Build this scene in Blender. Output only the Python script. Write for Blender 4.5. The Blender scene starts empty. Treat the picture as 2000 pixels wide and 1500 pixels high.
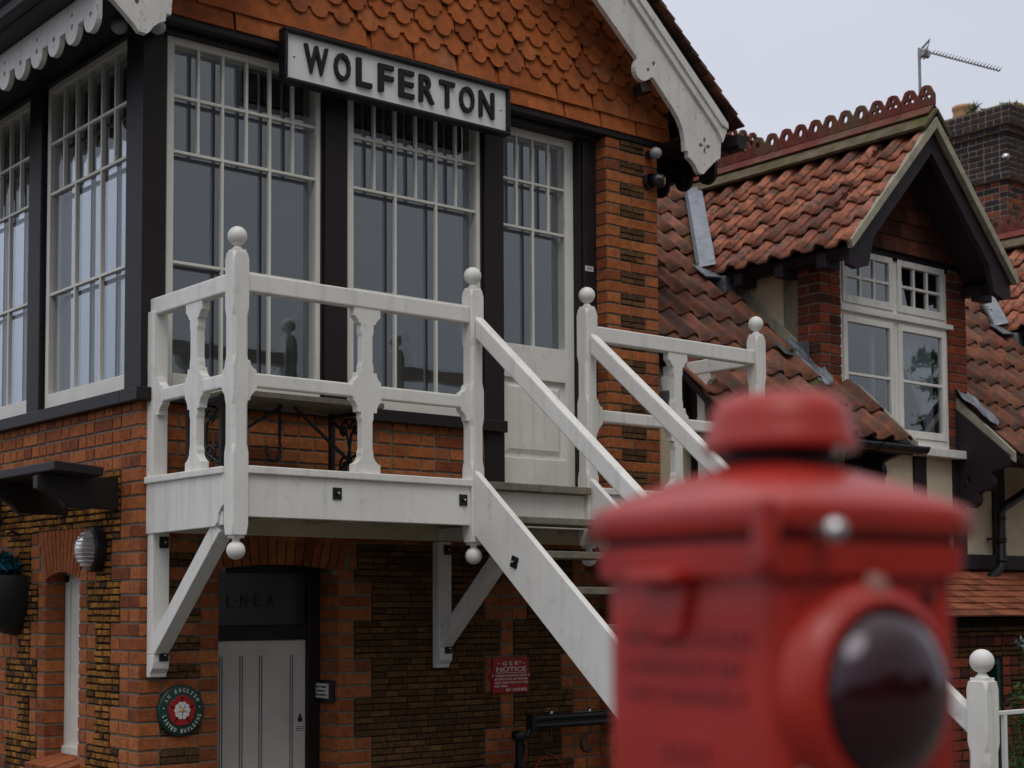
import bpy, math, random
import numpy as np
from mathutils import Vector, Matrix
from mathutils.geometry import tessellate_polygon
random.seed(7)
sc = bpy.context.scene
COL = sc.collection
PI = math.pi

# ------------------------------------------------------------------ camera
yaw, pitch, roll = math.radians(38.295), math.radians(3.347), math.radians(-0.163)
F = Vector((math.sin(yaw)*math.cos(pitch), math.cos(yaw)*math.cos(pitch), math.sin(pitch)))
r0 = Vector((math.cos(yaw), -math.sin(yaw), 0)); u0 = r0.cross(F)
R = math.cos(roll)*r0 + math.sin(roll)*u0
U = -math.sin(roll)*r0 + math.cos(roll)*u0
CAM = Vector((-3.81303421, -7.47815054, 2.25))
cd = bpy.data.cameras.new('camera'); cam = bpy.data.objects.new('camera', cd); COL.objects.link(cam)
m = Matrix((R, U, -F)).transposed().to_4x4(); m.translation = CAM
cam.matrix_world = m
cd.sensor_width = 36; cd.lens = 2998.5/2000*36
cd.shift_x = (1000-870.5)/2000; cd.shift_y = (1009.9-750)/2000
cd.clip_start = 0.05; cd.clip_end = 2000
cd.dof.use_dof = True; cd.dof.focus_distance = 8.6; cd.dof.aperture_fstop = 3.6; cd.dof.aperture_blades = 9
sc.camera = cam

# ------------------------------------------------------------------ world, sun, exposure
SUN_EL, SUN_AZ = math.radians(58), math.radians(215)   # azimuth measured from +Y towards +X
w = bpy.data.worlds.new('World'); sc.world = w; w.use_nodes = True
nt = w.node_tree; nt.nodes.clear()
def wn(t, **k):
    n = nt.nodes.new(t)
    for a, b in k.items(): setattr(n, a, b)
    return n
sky = wn('ShaderNodeTexSky', sky_type='NISHITA', sun_disc=False, sun_elevation=SUN_EL, sun_rotation=SUN_AZ, dust_density=4.0, air_density=1.0)
bg1 = wn('ShaderNodeBackground'); bg1.inputs[1].default_value = 0.06
nt.links.new(sky.outputs[0], bg1.inputs[0])
tc = wn('ShaderNodeTexCoord'); sep = wn('ShaderNodeSeparateXYZ'); nt.links.new(tc.outputs['Generated'], sep.inputs[0])
cr = wn('ShaderNodeValToRGB'); nt.links.new(sep.outputs[2], cr.inputs[0])
cr.color_ramp.elements[0].position = 0.0; cr.color_ramp.elements[0].color = (.48, .52, .62, 1)
cr.color_ramp.elements[1].position = 1.0; cr.color_ramp.elements[1].color = (1.30, 1.31, 1.36, 1)
e = cr.color_ramp.elements.new(.25); e.color = (.635, .665, .765, 1)
e = cr.color_ramp.elements.new(.45); e.color = (.66, .685, .77, 1)
mpn = wn('ShaderNodeMapping'); mpn.inputs['Scale'].default_value = (1, 1, 2.4); nt.links.new(tc.outputs['Generated'], mpn.inputs[0])
cn = wn('ShaderNodeTexNoise'); cn.inputs['Scale'].default_value = 2.2; cn.inputs['Detail'].default_value = 5
nt.links.new(mpn.outputs[0], cn.inputs['Vector'])
cmr = wn('ShaderNodeMapRange'); cmr.inputs[1].default_value = .3; cmr.inputs[2].default_value = .7
cmr.inputs[3].default_value = .95; cmr.inputs[4].default_value = 1.05; nt.links.new(cn.outputs[0], cmr.inputs[0])
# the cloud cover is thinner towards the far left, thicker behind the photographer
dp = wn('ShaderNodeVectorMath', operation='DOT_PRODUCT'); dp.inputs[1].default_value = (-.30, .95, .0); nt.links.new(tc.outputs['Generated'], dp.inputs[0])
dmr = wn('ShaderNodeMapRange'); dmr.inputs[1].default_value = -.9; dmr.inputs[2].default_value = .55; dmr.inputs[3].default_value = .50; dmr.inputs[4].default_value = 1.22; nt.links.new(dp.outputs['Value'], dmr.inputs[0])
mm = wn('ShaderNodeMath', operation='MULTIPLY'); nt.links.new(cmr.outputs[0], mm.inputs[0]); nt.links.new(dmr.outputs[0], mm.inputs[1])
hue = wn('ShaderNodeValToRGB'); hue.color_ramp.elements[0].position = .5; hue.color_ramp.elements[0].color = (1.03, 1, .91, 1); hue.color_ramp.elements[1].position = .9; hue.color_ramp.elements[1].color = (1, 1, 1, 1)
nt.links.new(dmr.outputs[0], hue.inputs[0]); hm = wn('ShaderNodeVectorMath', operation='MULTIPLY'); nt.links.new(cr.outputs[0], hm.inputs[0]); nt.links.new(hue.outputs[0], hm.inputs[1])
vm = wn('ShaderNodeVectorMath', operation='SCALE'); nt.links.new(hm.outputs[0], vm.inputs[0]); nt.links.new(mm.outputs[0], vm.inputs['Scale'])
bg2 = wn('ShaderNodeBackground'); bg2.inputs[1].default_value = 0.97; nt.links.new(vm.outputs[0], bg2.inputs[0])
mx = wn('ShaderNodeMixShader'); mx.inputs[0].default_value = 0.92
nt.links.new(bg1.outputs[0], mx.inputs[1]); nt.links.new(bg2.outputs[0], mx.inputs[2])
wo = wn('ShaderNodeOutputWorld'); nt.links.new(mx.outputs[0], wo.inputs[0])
sl = bpy.data.lights.new('sun', 'SUN'); sl.energy = 0.95; sl.angle = math.radians(35); sl.color = (1, .97, .93)
so = bpy.data.objects.new('sun', sl); COL.objects.link(so)
sd = Vector((math.sin(SUN_AZ)*math.cos(SUN_EL), math.cos(SUN_AZ)*math.cos(SUN_EL), math.sin(SUN_EL)))
so.rotation_euler = sd.to_track_quat('Z', 'Y').to_euler(); so.location = (0, -10, 20)
sc.view_settings.view_transform = 'Standard'; sc.view_settings.look = 'None'
sc.view_settings.exposure = 0.0; sc.view_settings.gamma = 1
sc.cycles.max_bounces = 8; sc.cycles.transparent_max_bounces = 16; sc.cycles.glossy_bounces = 5
sc.cycles.caustics_reflective = False; sc.cycles.caustics_refractive = False

# ------------------------------------------------------------------ materials
M = {}
def lin(c):
    return tuple(((x/255)/12.92 if x/255 <= .04045 else ((x/255+.055)/1.055)**2.4) for x in c) + (1,)
def mat(name, col, rough=.6, spec=.4, noise=None, bump=None, metal=0, ramp=None, spots=None, tintcol=None, coat=0, streak=None):
    """col: base; ramp: list of (pos,col) driven by the per-piece tint; noise=(scale,amount) value variation;
    spots=(scale,threshold,width,col,fac); bump=(scale,strength,distance); streak=(col,fac) vertical dirt streaks"""
    mt = bpy.data.materials.new(name); mt.use_nodes = True; t = mt.node_tree; N = t.nodes; L = t.links
    b = N['Principled BSDF']; b.inputs['Roughness'].default_value = rough
    b.inputs['Specular IOR Level'].default_value = spec; b.inputs['Metallic'].default_value = metal
    b.inputs['Coat Weight'].default_value = coat
    co = N.new('ShaderNodeTexCoord').outputs['Object']
    if ramp:
        at = N.new('ShaderNodeAttribute'); at.attribute_name = 'tint'
        rp = N.new('ShaderNodeValToRGB'); el = rp.color_ramp.elements
        el[0].position, el[0].color = ramp[0][0], (*ramp[0][1], 1)
        el[1].position, el[1].color = ramp[-1][0], (*ramp[-1][1], 1)
        for p, c in ramp[1:-1]:
            q = el.new(p); q.color = (*c, 1)
        L.new(at.outputs['Fac'], rp.inputs[0]); out = rp.outputs[0]
    else:
        rg = N.new('ShaderNodeRGB'); rg.outputs[0].default_value = (*col, 1); out = rg.outputs[0]
    def nz(scale, detail=6, rgh=.6, vec=None):
        n = N.new('ShaderNodeTexNoise'); n.inputs['Scale'].default_value = scale; n.inputs['Detail'].default_value = detail
        n.inputs['Roughness'].default_value = rgh; L.new(vec or co, n.inputs['Vector']); return n.outputs[0]
    if noise:
        mr = N.new('ShaderNodeMapRange'); mr.inputs[1].default_value = .3; mr.inputs[2].default_value = .7
        mr.inputs[3].default_value = 1-noise[1]; mr.inputs[4].default_value = 1+noise[1]; L.new(nz(noise[0]), mr.inputs[0])
        v = N.new('ShaderNodeVectorMath'); v.operation = 'SCALE'; L.new(out, v.inputs[0]); L.new(mr.outputs[0], v.inputs['Scale']); out = v.outputs[0]
    def mixc(fac, colr):
        nonlocal out
        mi = N.new('ShaderNodeMix'); mi.data_type = 'RGBA'; L.new(fac, mi.inputs[0]); L.new(out, mi.inputs[6]); mi.inputs[7].default_value = (*colr, 1); out = mi.outputs[2]
    for sp in (spots or []):
        mr = N.new('ShaderNodeMapRange'); mr.inputs[1].default_value = sp[1]; mr.inputs[2].default_value = sp[1]+sp[2]
        mr.inputs[3].default_value = 0; mr.inputs[4].default_value = sp[4]; L.new(nz(sp[0], 8, .65), mr.inputs[0]); mixc(mr.outputs[0], sp[3])
    if streak:
        mp = N.new('ShaderNodeMapping'); mp.inputs['Scale'].default_value = (14, 14, 1.1); L.new(co, mp.inputs[0])
        mr = N.new('ShaderNodeMapRange'); mr.inputs[1].default_value = .52; mr.inputs[2].default_value = .75
        mr.inputs[3].default_value = 0; mr.inputs[4].default_value = streak[1]; L.new(nz(1.0, 5, .6, mp.outputs[0]), mr.inputs[0]); mixc(mr.outputs[0], streak[0])
    L.new(out, b.inputs['Base Color'])
    if bump:
        bp = N.new('ShaderNodeBump'); bp.inputs['Strength'].default_value = bump[1]; bp.inputs['Distance'].default_value = bump[2]
        L.new(nz(bump[0], 7, .65), bp.inputs['Height']); L.new(bp.outputs[0], b.inputs['Normal'])
    M[name] = mt; return mt
mat('white_paint', (.77, .755, .715), .45, .35, noise=(5, .06), bump=(90, .45, .002), spots=[(9, .59, .14, (.38, .37, .28), .45), (34, .66, .05, (.20, .20, .12), .45)], streak=((.40, .39, .29), .38))
mat('sash_paint', (.72, .70, .64), .45, .4, noise=(6, .06), bump=(90, .2, .001), spots=[(14, .64, .1, (.36, .34, .27), .35)])
mat('old_white', (.68, .67, .64), .5, .35, noise=(7, .08), bump=(60, .4, .002), spots=[(22, .60, .06, (.22, .21, .18), .55)], streak=((.35, .34, .30), .45))
mat('door_paint', (.64, .60, .585), .45, .4, noise=(4, .08), bump=(90, .4, .0015), spots=[(6, .58, .15, (.38, .34, .31), .4)])
mat('faded_paint', (.30, .14, .11), .6, .3)
mat('bead_shade', (.25, .21, .205), .5, .3)  # shade along the door's bead lines, put in as a darker tone
mat('under_paint', (.62, .55, .40), .6, .3, noise=(5, .08))
mat('brown_paint', (.017, .0125, .0135), .5, .28, noise=(8, .15), bump=(70, .3, .0015), spots=[(10, .66, .1, (.05, .042, .042), .4)])
mat('plum_paint', (.022, .015, .020), .55, .25, noise=(8, .15), bump=(50, .4, .002))
mat('black_iron', (.010, .010, .012), .42, .4, noise=(15, .2), bump=(60, .3, .001))
RED = [(0, (.17, .048, .022)), (.15, (.26, .074, .028)), (.5, (.34, .102, .034)), (.85, (.40, .135, .046)), (1, (.24, .075, .040))]
mat('brick', None, .85, .2, ramp=RED, noise=(22, .28), bump=(70, .9, .006), spots=[(38, .58, .08, (.10, .038, .024), .65), (4.5, .58, .12, (.13, .060, .034), .45), (14, .65, .06, (.42, .29, .22), .4)])
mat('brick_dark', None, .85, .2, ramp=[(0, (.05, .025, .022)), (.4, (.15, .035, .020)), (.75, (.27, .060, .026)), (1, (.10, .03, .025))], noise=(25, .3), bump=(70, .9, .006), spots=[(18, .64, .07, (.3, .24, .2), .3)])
mat('brick_stack', None, .85, .2, ramp=[(0, (.030, .026, .034)), (.5, (.055, .035, .035)), (.8, (.11, .042, .032)), (1, (.24, .065, .032))], noise=(18, .3), bump=(50, .9, .006), spots=[(3.0, .62, .1, (.10, .11, .05), .55)])
mat('carstone', None, .9, .15, ramp=[(0, (.075, .040, .021)), (.5, (.105, .055, .025)), (.9, (.145, .075, .031)), (1, (.18, .095, .037))], noise=(40, .35), bump=(60, 1.0, .008))
mat('carstone_gold', None, .9, .15, ramp=[(0, (.07, .036, .022)), (.25, (.17, .074, .020)), (.6, (.27, .115, .024)), (1, (.36, .165, .038))], noise=(35, .4), bump=(45, 1.0, .012))
mat('mortar', (.20, .17, .13), .95, .1, noise=(30, .25), bump=(80, .8, .004))
mat('pale_mortar', (.40, .34, .24), .95, .1, noise=(30, .25))
mat('dark_joint', (.030, .020, .014), .95, .1)
TR = [(0, (.20, .052, .018)), (.3, (.33, .090, .026)), (.7, (.42, .12, .034)), (1, (.36, .13, .055))]
mat('wall_tile', None, .8, .22, ramp=TR, noise=(16, .22), bump=(45, .7, .003), spots=[(30, .61, .07, (.15, .05, .025), .65), (3.5, .56, .14, (.13, .060, .034), .6), (60, .68, .05, (.5, .35, .25), .35)])
mat('dark_tile', None, .85, .2, ramp=[(0, (.040, .018, .015)), (.6, (.080, .027, .019)), (1, (.13, .042, .028))], noise=(16, .25), bump=(40, .7, .003))
mat('old_tile', None, .85, .2, ramp=[(0, (.06, .035, .028)), (.6, (.13, .055, .038)), (1, (.20, .085, .05))], noise=(12, .35), bump=(40, .9, .004), spots=[(20, .6, .08, (.16, .16, .12), .6)])
PT = [(0, (.16, .062, .042)), (.35, (.29, .100, .058)), (.7, (.38, .140, .082)), (1, (.25, .11, .080))]
mat('pantile', None, .85, .2, ramp=PT, noise=(9, .3), bump=(40, .8, .004), spots=[(13, .50, .08, (.075, .06, .052), .8), (42, .60, .08, (.28, .25, .20), .35), (7, .68, .05, (.10, .11, .03), .5)])
mat('pantile_mossy', None, .88, .2, ramp=[(0, (.12, .052, .038)), (.5, (.21, .078, .047)), (1, (.26, .105, .07))], noise=(10, .35), bump=(40, .9, .005), spots=[(9, .47, .12, (.085, .068, .058), .75), (45, .58, .08, (.24, .22, .17), .35), (5, .62, .05, (.10, .12, .03), .7)])
mat('porch_tile', None, .85, .2, ramp=[(0, (.13, .045, .025)), (.5, (.22, .07, .035)), (1, (.30, .10, .05))], noise=(12, .25), bump=(40, .6, .003))
mat('ridge_tile', (.16, .042, .032), .85, .2, noise=(10, .3), bump=(40, .6, .003), spots=[(3.2, .47, .16, (.12, .095, .055), .85), (20, .6, .08, (.06, .03, .025), .6)])
mat('cement', (.34, .32, .25), .9, .15, noise=(14, .2), bump=(40, .9, .005), spots=[(8, .58, .12, (.16, .15, .08), .6)])
mat('mossy_cement', (.13, .108, .07), .95, .1, noise=(9, .35), bump=(35, 1, .008), spots=[(6, .52, .12, (.08, .09, .025), .8)])
mat('lead', (.20, .215, .25), .42, .5, noise=(10, .3), bump=(9, .8, .02), metal=.55, spots=[(12, .58, .1, (.34, .36, .39), .5)])
mat('render_cream', (.60, .52, .38), .9, .15, noise=(8, .07), bump=(28, 1.0, .006), spots=[(6, .64, .15, (.40, .33, .22), .35)])
mat('weathered_wood', (.20, .18, .14), .85, .2, noise=(14, .3), bump=(50, .8, .003), spots=[(7, .55, .12, (.10, .10, .06), .5)])
mat('bare_wood', (.36, .25, .14), .8, .2, noise=(14, .25), bump=(50, .7, .003))
mat('sign_white', (.74, .74, .74), .4, .4, noise=(4, .05), spots=[(16, .66, .08, (.36, .33, .29), .35)])
mat('sign_black', (.009, .009, .012), .45, .3, noise=(30, .2), bump=(60, .3, .001))
mat('lamp_red', (.37, .020, .012), .40, .38, noise=(12, .14), bump=(30, .3, .002), spots=[(9, .62, .1, (.20, .02, .016), .4)], coat=.15)
mat('lamp_stroke', (.28, .024, .026), .5, .35)
mat('lamp_dark', (.02, .006, .006), .6, .3)
mat('steel', (.5, .5, .5), .25, .5, metal=1)
mat('plate_green', (.010, .045, .032), .35, .5)
mat('enamel_red', (.36, .010, .016), .35, .5)
mat('enamel_white', (.72, .72, .68), .4, .4)
mat('brass', (.65, .42, .12), .4, .5)
mat('plastic_white', (.72, .72, .72), .45, .4)
mat('plastic_grey', (.34, .34, .36), .35, .5)
mat('plastic_black', (.014, .014, .02), .3, .5)
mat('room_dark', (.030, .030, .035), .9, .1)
mat('curtain', (.62, .63, .66), .9, .1, noise=(3, .05))
mat('dim_pane', (.040, .040, .044), .22, .5)
mat('leaf', None, .6, .3, ramp=[(0, (.02, .045, .012)), (.6, (.05, .10, .025)), (1, (.10, .15, .05))])
mat('grey_leaf', None, .6, .3, ramp=[(0, (.05, .08, .06)), (1, (.20, .25, .22))])
mat('teal_leaf', None, .5, .3, ramp=[(0, (.004, .05, .07)), (1, (.012, .13, .18))])
mat('moss', None, .95, .1, ramp=[(0, (.03, .05, .008)), (.6, (.10, .15, .02)), (1, (.20, .26, .03))])
mat('asphalt', (.10, .097, .092), .9, .2, noise=(3, .2), bump=(60, .8, .006))
mat('paving', (.11, .10, .09), .9, .2, noise=(2, .2), bump=(30, .8, .005))
mat('clay_pot', (.45, .26, .14), .85, .2, noise=(8, .25))
mat('petal', (.45, .25, .50), .6, .3)
mat('wire_red', (.40, .02, .03), .4, .4)
def glassmat(name, boost, tint=(1, 1, 1), rough=.0, wav=.0):
    mt = bpy.data.materials.new(name); mt.use_nodes = True; t = mt.node_tree; N = t.nodes; L = t.links; N.clear()
    o = N.new('ShaderNodeOutputMaterial'); mxs = N.new('ShaderNodeMixShader'); tr = N.new('ShaderNodeBsdfTransparent'); gl = N.new('ShaderNodeBsdfGlossy')
    tr.inputs[0].default_value = (*tint, 1); gl.inputs['Roughness'].default_value = rough; gl.inputs[0].default_value = (.92, .95, 1, 1)
    fr = N.new('ShaderNodeFresnel'); fr.inputs[0].default_value = 1.5
    mu = N.new('ShaderNodeMath'); mu.operation = 'MULTIPLY'; mu.use_clamp = True; mu.inputs[1].default_value = boost
    ge = N.new('ShaderNodeNewGeometry'); nb = N.new('ShaderNodeMath'); nb.operation = 'SUBTRACT'; nb.inputs[0].default_value = 1; L.new(ge.outputs['Backfacing'], nb.inputs[1])
    m3 = N.new('ShaderNodeMath'); m3.operation = 'MULTIPLY'; L.new(fr.outputs[0], mu.inputs[0]); L.new(mu.outputs[0], m3.inputs[0]); L.new(nb.outputs[0], m3.inputs[1]); L.new(m3.outputs[0], mxs.inputs[0]); L.new(tr.outputs[0], mxs.inputs[1]); L.new(gl.outputs[0], mxs.inputs[2]); L.new(mxs.outputs[0], o.inputs[0])
    if wav:
        nz = N.new('ShaderNodeTexNoise'); nz.inputs['Scale'].default_value = 3.5; bp = N.new('ShaderNodeBump'); bp.inputs['Strength'].default_value = wav; bp.inputs['Distance'].default_value = .01
        tcn = N.new('ShaderNodeTexCoord'); L.new(tcn.outputs['Object'], nz.inputs['Vector']); L.new(nz.outputs[0], bp.inputs['Height']); L.new(bp.outputs[0], gl.inputs['Normal']); 
    M[name] = mt
glassmat('glass', 1.0, (.94, .955, .96), 0, .04)
glassmat('bright_glass', 4.0, (.75, .78, .8), .02, .03)
glassmat('inner_glass', 7.5, (.70, .72, .75), .01, .14)
glassmat('house_glass', 4.6, (.8, .83, .86), 0, .06)
mt = bpy.data.materials.new('lens_glass'); mt.use_nodes = True; b = mt.node_tree.nodes['Principled BSDF']
b.inputs['Base Color'].default_value = (.022, .001, .003, 1); b.inputs['Roughness'].default_value = .10; b.inputs['Specular IOR Level'].default_value = .7; b.inputs['Specular Tint'].default_value = (.9, .88, 1, 1); b.inputs['Coat Weight'].default_value = .1; b.inputs['Coat Roughness'].default_value = .05; M['lens_glass'] = mt
mt = bpy.data.materials.new('lamp_glass'); mt.use_nodes = True; b = mt.node_tree.nodes['Principled BSDF']
b.inputs['Base Color'].default_value = (.55, .52, .5, 1); b.inputs['Roughness'].default_value = .15; b.inputs['Transmission Weight'].default_value = .55; M['lamp_glass'] = mt

# ------------------------------------------------------------------ mesh helpers
class MB:
    def __init__(s): s.v = []; s.f = []; s.t = []; s.sm = []
    def add(s, vs, fs, tint=.5, smooth=False):
        n = len(s.v); s.v += [tuple(p) for p in vs]
        for f in fs: s.f.append(tuple(i+n for i in f)); s.t.append(tint); s.sm.append(smooth)
    def box(s, x0, x1, y0, y1, z0, z1, tint=.5):
        s.add([(x0,y0,z0),(x1,y0,z0),(x1,y1,z0),(x0,y1,z0),(x0,y0,z1),(x1,y0,z1),(x1,y1,z1),(x0,y1,z1)],
              [(0,3,2,1),(4,5,6,7),(0,1,5,4),(1,2,6,5),(2,3,7,6),(3,0,4,7)], tint)
    def obox(s, c, a, b, d, tint=.5):
        c, a, b, d = map(Vector, (c, a, b, d)); vs = []
        for k in (-1, 1):
            for i, j in ((-1,-1),(1,-1),(1,1),(-1,1)): vs.append(c + a*i/2 + b*j/2 + d*k/2)
        fs = [(0,3,2,1),(4,5,6,7),(0,1,5,4),(1,2,6,5),(2,3,7,6),(3,0,4,7)]
        if a.cross(b).dot(d) < 0: fs = [f[::-1] for f in fs]
        s.add(vs, fs, tint)
    def bar(s, p, q, wid, hei, up=(0,0,1), tint=.5):
        p, q = Vector(p), Vector(q); d = q-p; a = d.cross(Vector(up)).normalized(); b = a.cross(d).normalized()
        s.obox((p+q)/2, a*wid, b*hei, d, tint)
    def prism(s, pts, O, A, B, D, holes=(), tint=.5):
        """polygon pts (2D) with holes, in plane O + a*A + b*B, extruded by vector D"""
        O, A, B, D = map(Vector, (O, A, B, D)); loops = [list(pts)] + [list(h) for h in holes]
        flat = [p for l in loops for p in l]
        tri = tessellate_polygon([[Vector((p[0], p[1], 0)) for p in l] for l in loops])
        n = len(flat); vs = [O + A*p[0] + B*p[1] for p in flat]; vs += [v + D for v in vs]
        nrm = A.cross(B)
        fs = []
        for a, b, c in tri:
            pa, pb, pc = flat[a], flat[b], flat[c]
            cr_ = (pb[0]-pa[0])*(pc[1]-pa[1]) - (pb[1]-pa[1])*(pc[0]-pa[0])
            if cr_ < 0: a, c = c, a
            if nrm.dot(D) > 0: fs += [(c, b, a), (a+n, b+n, c+n)]
            else: fs += [(a, b, c), (c+n, b+n, a+n)]
        k = 0
        for li, l in enumerate(loops):
            m_ = len(l); ar = sum(l[i][0]*l[(i+1) % m_][1] - l[(i+1) % m_][0]*l[i][1] for i in range(m_))
            flip = (ar < 0) ^ (li > 0) ^ (nrm.dot(D) < 0)
            for i in range(m_):
                j = (i+1) % m_; q = (k+i, k+j, k+j+n, k+i+n)
                fs.append(q[::-1] if flip else q)
            k += m_
        s.add(vs, fs, tint)
    def tube(s, pts, r, n=8, tint=.5, caps=True):
        pts = [Vector(p) for p in pts]; rs = r if isinstance(r, (list, tuple)) else [r]*len(pts); vs = []; up = None
        for i, p in enumerate(pts):
            d = (pts[min(i+1, len(pts)-1)] - pts[max(i-1, 0)]).normalized()
            if up is None: up = Vector((0, 0, 1)) if abs(d.z) < .9 else Vector((1, 0, 0))
            a = d.cross(up).normalized(); b = a.cross(d); up = b
            for k in range(n):
                t = 2*PI*k/n; vs.append(p + (a*math.cos(t) + b*math.sin(t))*rs[i])
        fs = [(i*n+k, i*n+(k+1) % n, (i+1)*n+(k+1) % n, (i+1)*n+k) for i in range(len(pts)-1) for k in range(n)]
        s.add(vs, fs, tint, True)
        if caps: s.add(vs[:n], [tuple(range(n))], tint); s.add(vs[-n:], [tuple(range(n))[::-1]], tint)
    def lathe(s, prof, O=(0,0,0), ax=(0,0,1), n=24, tint=.5):
        ax = Vector(ax).normalized(); a = ax.orthogonal().normalized(); b = ax.cross(a); O = Vector(O)
        vs = [O + ax*h + (a*math.cos(2*PI*k/n) + b*math.sin(2*PI*k/n))*max(r, 1e-5) for r, h in prof for k in range(n)]
        fs = [(i*n+k, i*n+(k+1) % n, (i+1)*n+(k+1) % n, (i+1)*n+k) for i in range(len(prof)-1) for k in range(n)]
        s.add(vs, fs, tint, True)
    def ball(s, c, r, n=20, sq=(1,1,1)):
        prof = [(math.sin(PI*i/n)*r, -math.cos(PI*i/n)*r) for i in range(n+1)]
        c = Vector(c); k = len(s.v); s.lathe(prof, (0,0,0), (0,0,1), n+4)
        for i in range(k, len(s.v)): v = s.v[i]; s.v[i] = (c.x+v[0]*sq[0], c.y+v[1]*sq[1], c.z+v[2]*sq[2])
    def build(s, name, material, parent=None, bevel=0, seg=2, autosmooth=True):
        me = bpy.data.meshes.new(name); me.from_pydata(s.v, [], s.f)
        me.materials.append(M[material]); at = me.attributes.new('tint', 'FLOAT', 'FACE'); at.data.foreach_set('value', s.t)
        me.polygons.foreach_set('use_smooth', s.sm); me.update()
        o = bpy.data.objects.new(name, me); COL.objects.link(o)
        if parent: o.parent = parent
        if bevel:
            md = o.modifiers.new('bevel', 'BEVEL'); md.width = bevel; md.segments = seg; md.limit_method = 'ANGLE'; md.angle_limit = math.radians(35)
        return o
def thing(name, label, cat, loc=(0,0,0), group=None):
    o = bpy.data.objects.new(name, None); COL.objects.link(o); o.empty_display_size = .1
    o['label'] = label; o['category'] = cat
    if group: o['group'] = group
    return o
def tag(o, label, cat, group=None, kind=None):
    if label: o['label'] = label
    if cat: o['category'] = cat
    if group: o['group'] = group
    if kind: o['kind'] = kind
    return o
def circle(cx, cy, r, n=14, ry=None): return [(cx+math.cos(2*PI*k/n)*r, cy+math.sin(2*PI*k/n)*(ry or r)) for k in range(n)]
def shift(o, d):
    o.location = d
def adj(x, y): return CAM.x + (x-CAM.x)*(1+y/7.478)      # a point measured on the plane y=0, pushed back to depth y
def adz(z, y): return CAM.z + (z-CAM.z)*(1+y/7.478)
def text_verts(s, bold=0.0, depth=.01, res=3):
    cu = bpy.data.curves.new('t', 'FONT'); cu.body = s; cu.extrude = depth/2; cu.offset = bold; cu.resolution_u = res; cu.size = 1
    o = bpy.data.objects.new('t', cu); COL.objects.link(o)
    me = bpy.data.meshes.new_from_object(o.evaluated_get(bpy.context.evaluated_depsgraph_get()))
    vs = [tuple(v.co) for v in me.vertices]; fs = [tuple(p.vertices) for p in me.polygons]
    bpy.data.objects.remove(o); bpy.data.curves.remove(cu); bpy.data.meshes.remove(me); return vs, fs
def text_on(mb, s, O, A, B, w, h, depth=.002, bold=0.0, center=False):
    """fit text s into box w x h at O (lower left), A right, B up, raised along A x B"""
    vs, fs = text_verts(s, bold, 1.0)
    if not vs: return
    xs = [v[0] for v in vs]; ys = [v[1] for v in vs]; x0, x1, y0, y1 = min(xs), max(xs), min(ys), max(ys)
    O, A, B = Vector(O), Vector(A).normalized(), Vector(B).normalized(); Nn = A.cross(B)
    mb.add([O + A*((v[0]-x0)/(x1-x0)*w) + B*((v[1]-y0)/(y1-y0)*h) + Nn*((v[2]+.5)*depth) for v in vs], fs)

def strokes(mb, O, A, w, h, rows):
    """small print too blurred to read: rows of tiny raised dashes"""
    O, A = Vector(O), Vector(A); Nn = A.cross(Vector((0, 0, 1))); rh = h/rows
    for r in range(rows):
        a = random.uniform(0, w*.15)
        while a < w*random.uniform(.85, 1):
            l = random.uniform(.04, .12)*w; mb.obox(O+A*(a+l/2)+Vector((0, 0, rh*(r+.5)))+Nn*.0004, A*l, Nn*.0008, (0, 0, rh*.45)); a += l+w*random.choice((.02, .02, .07))
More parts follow.
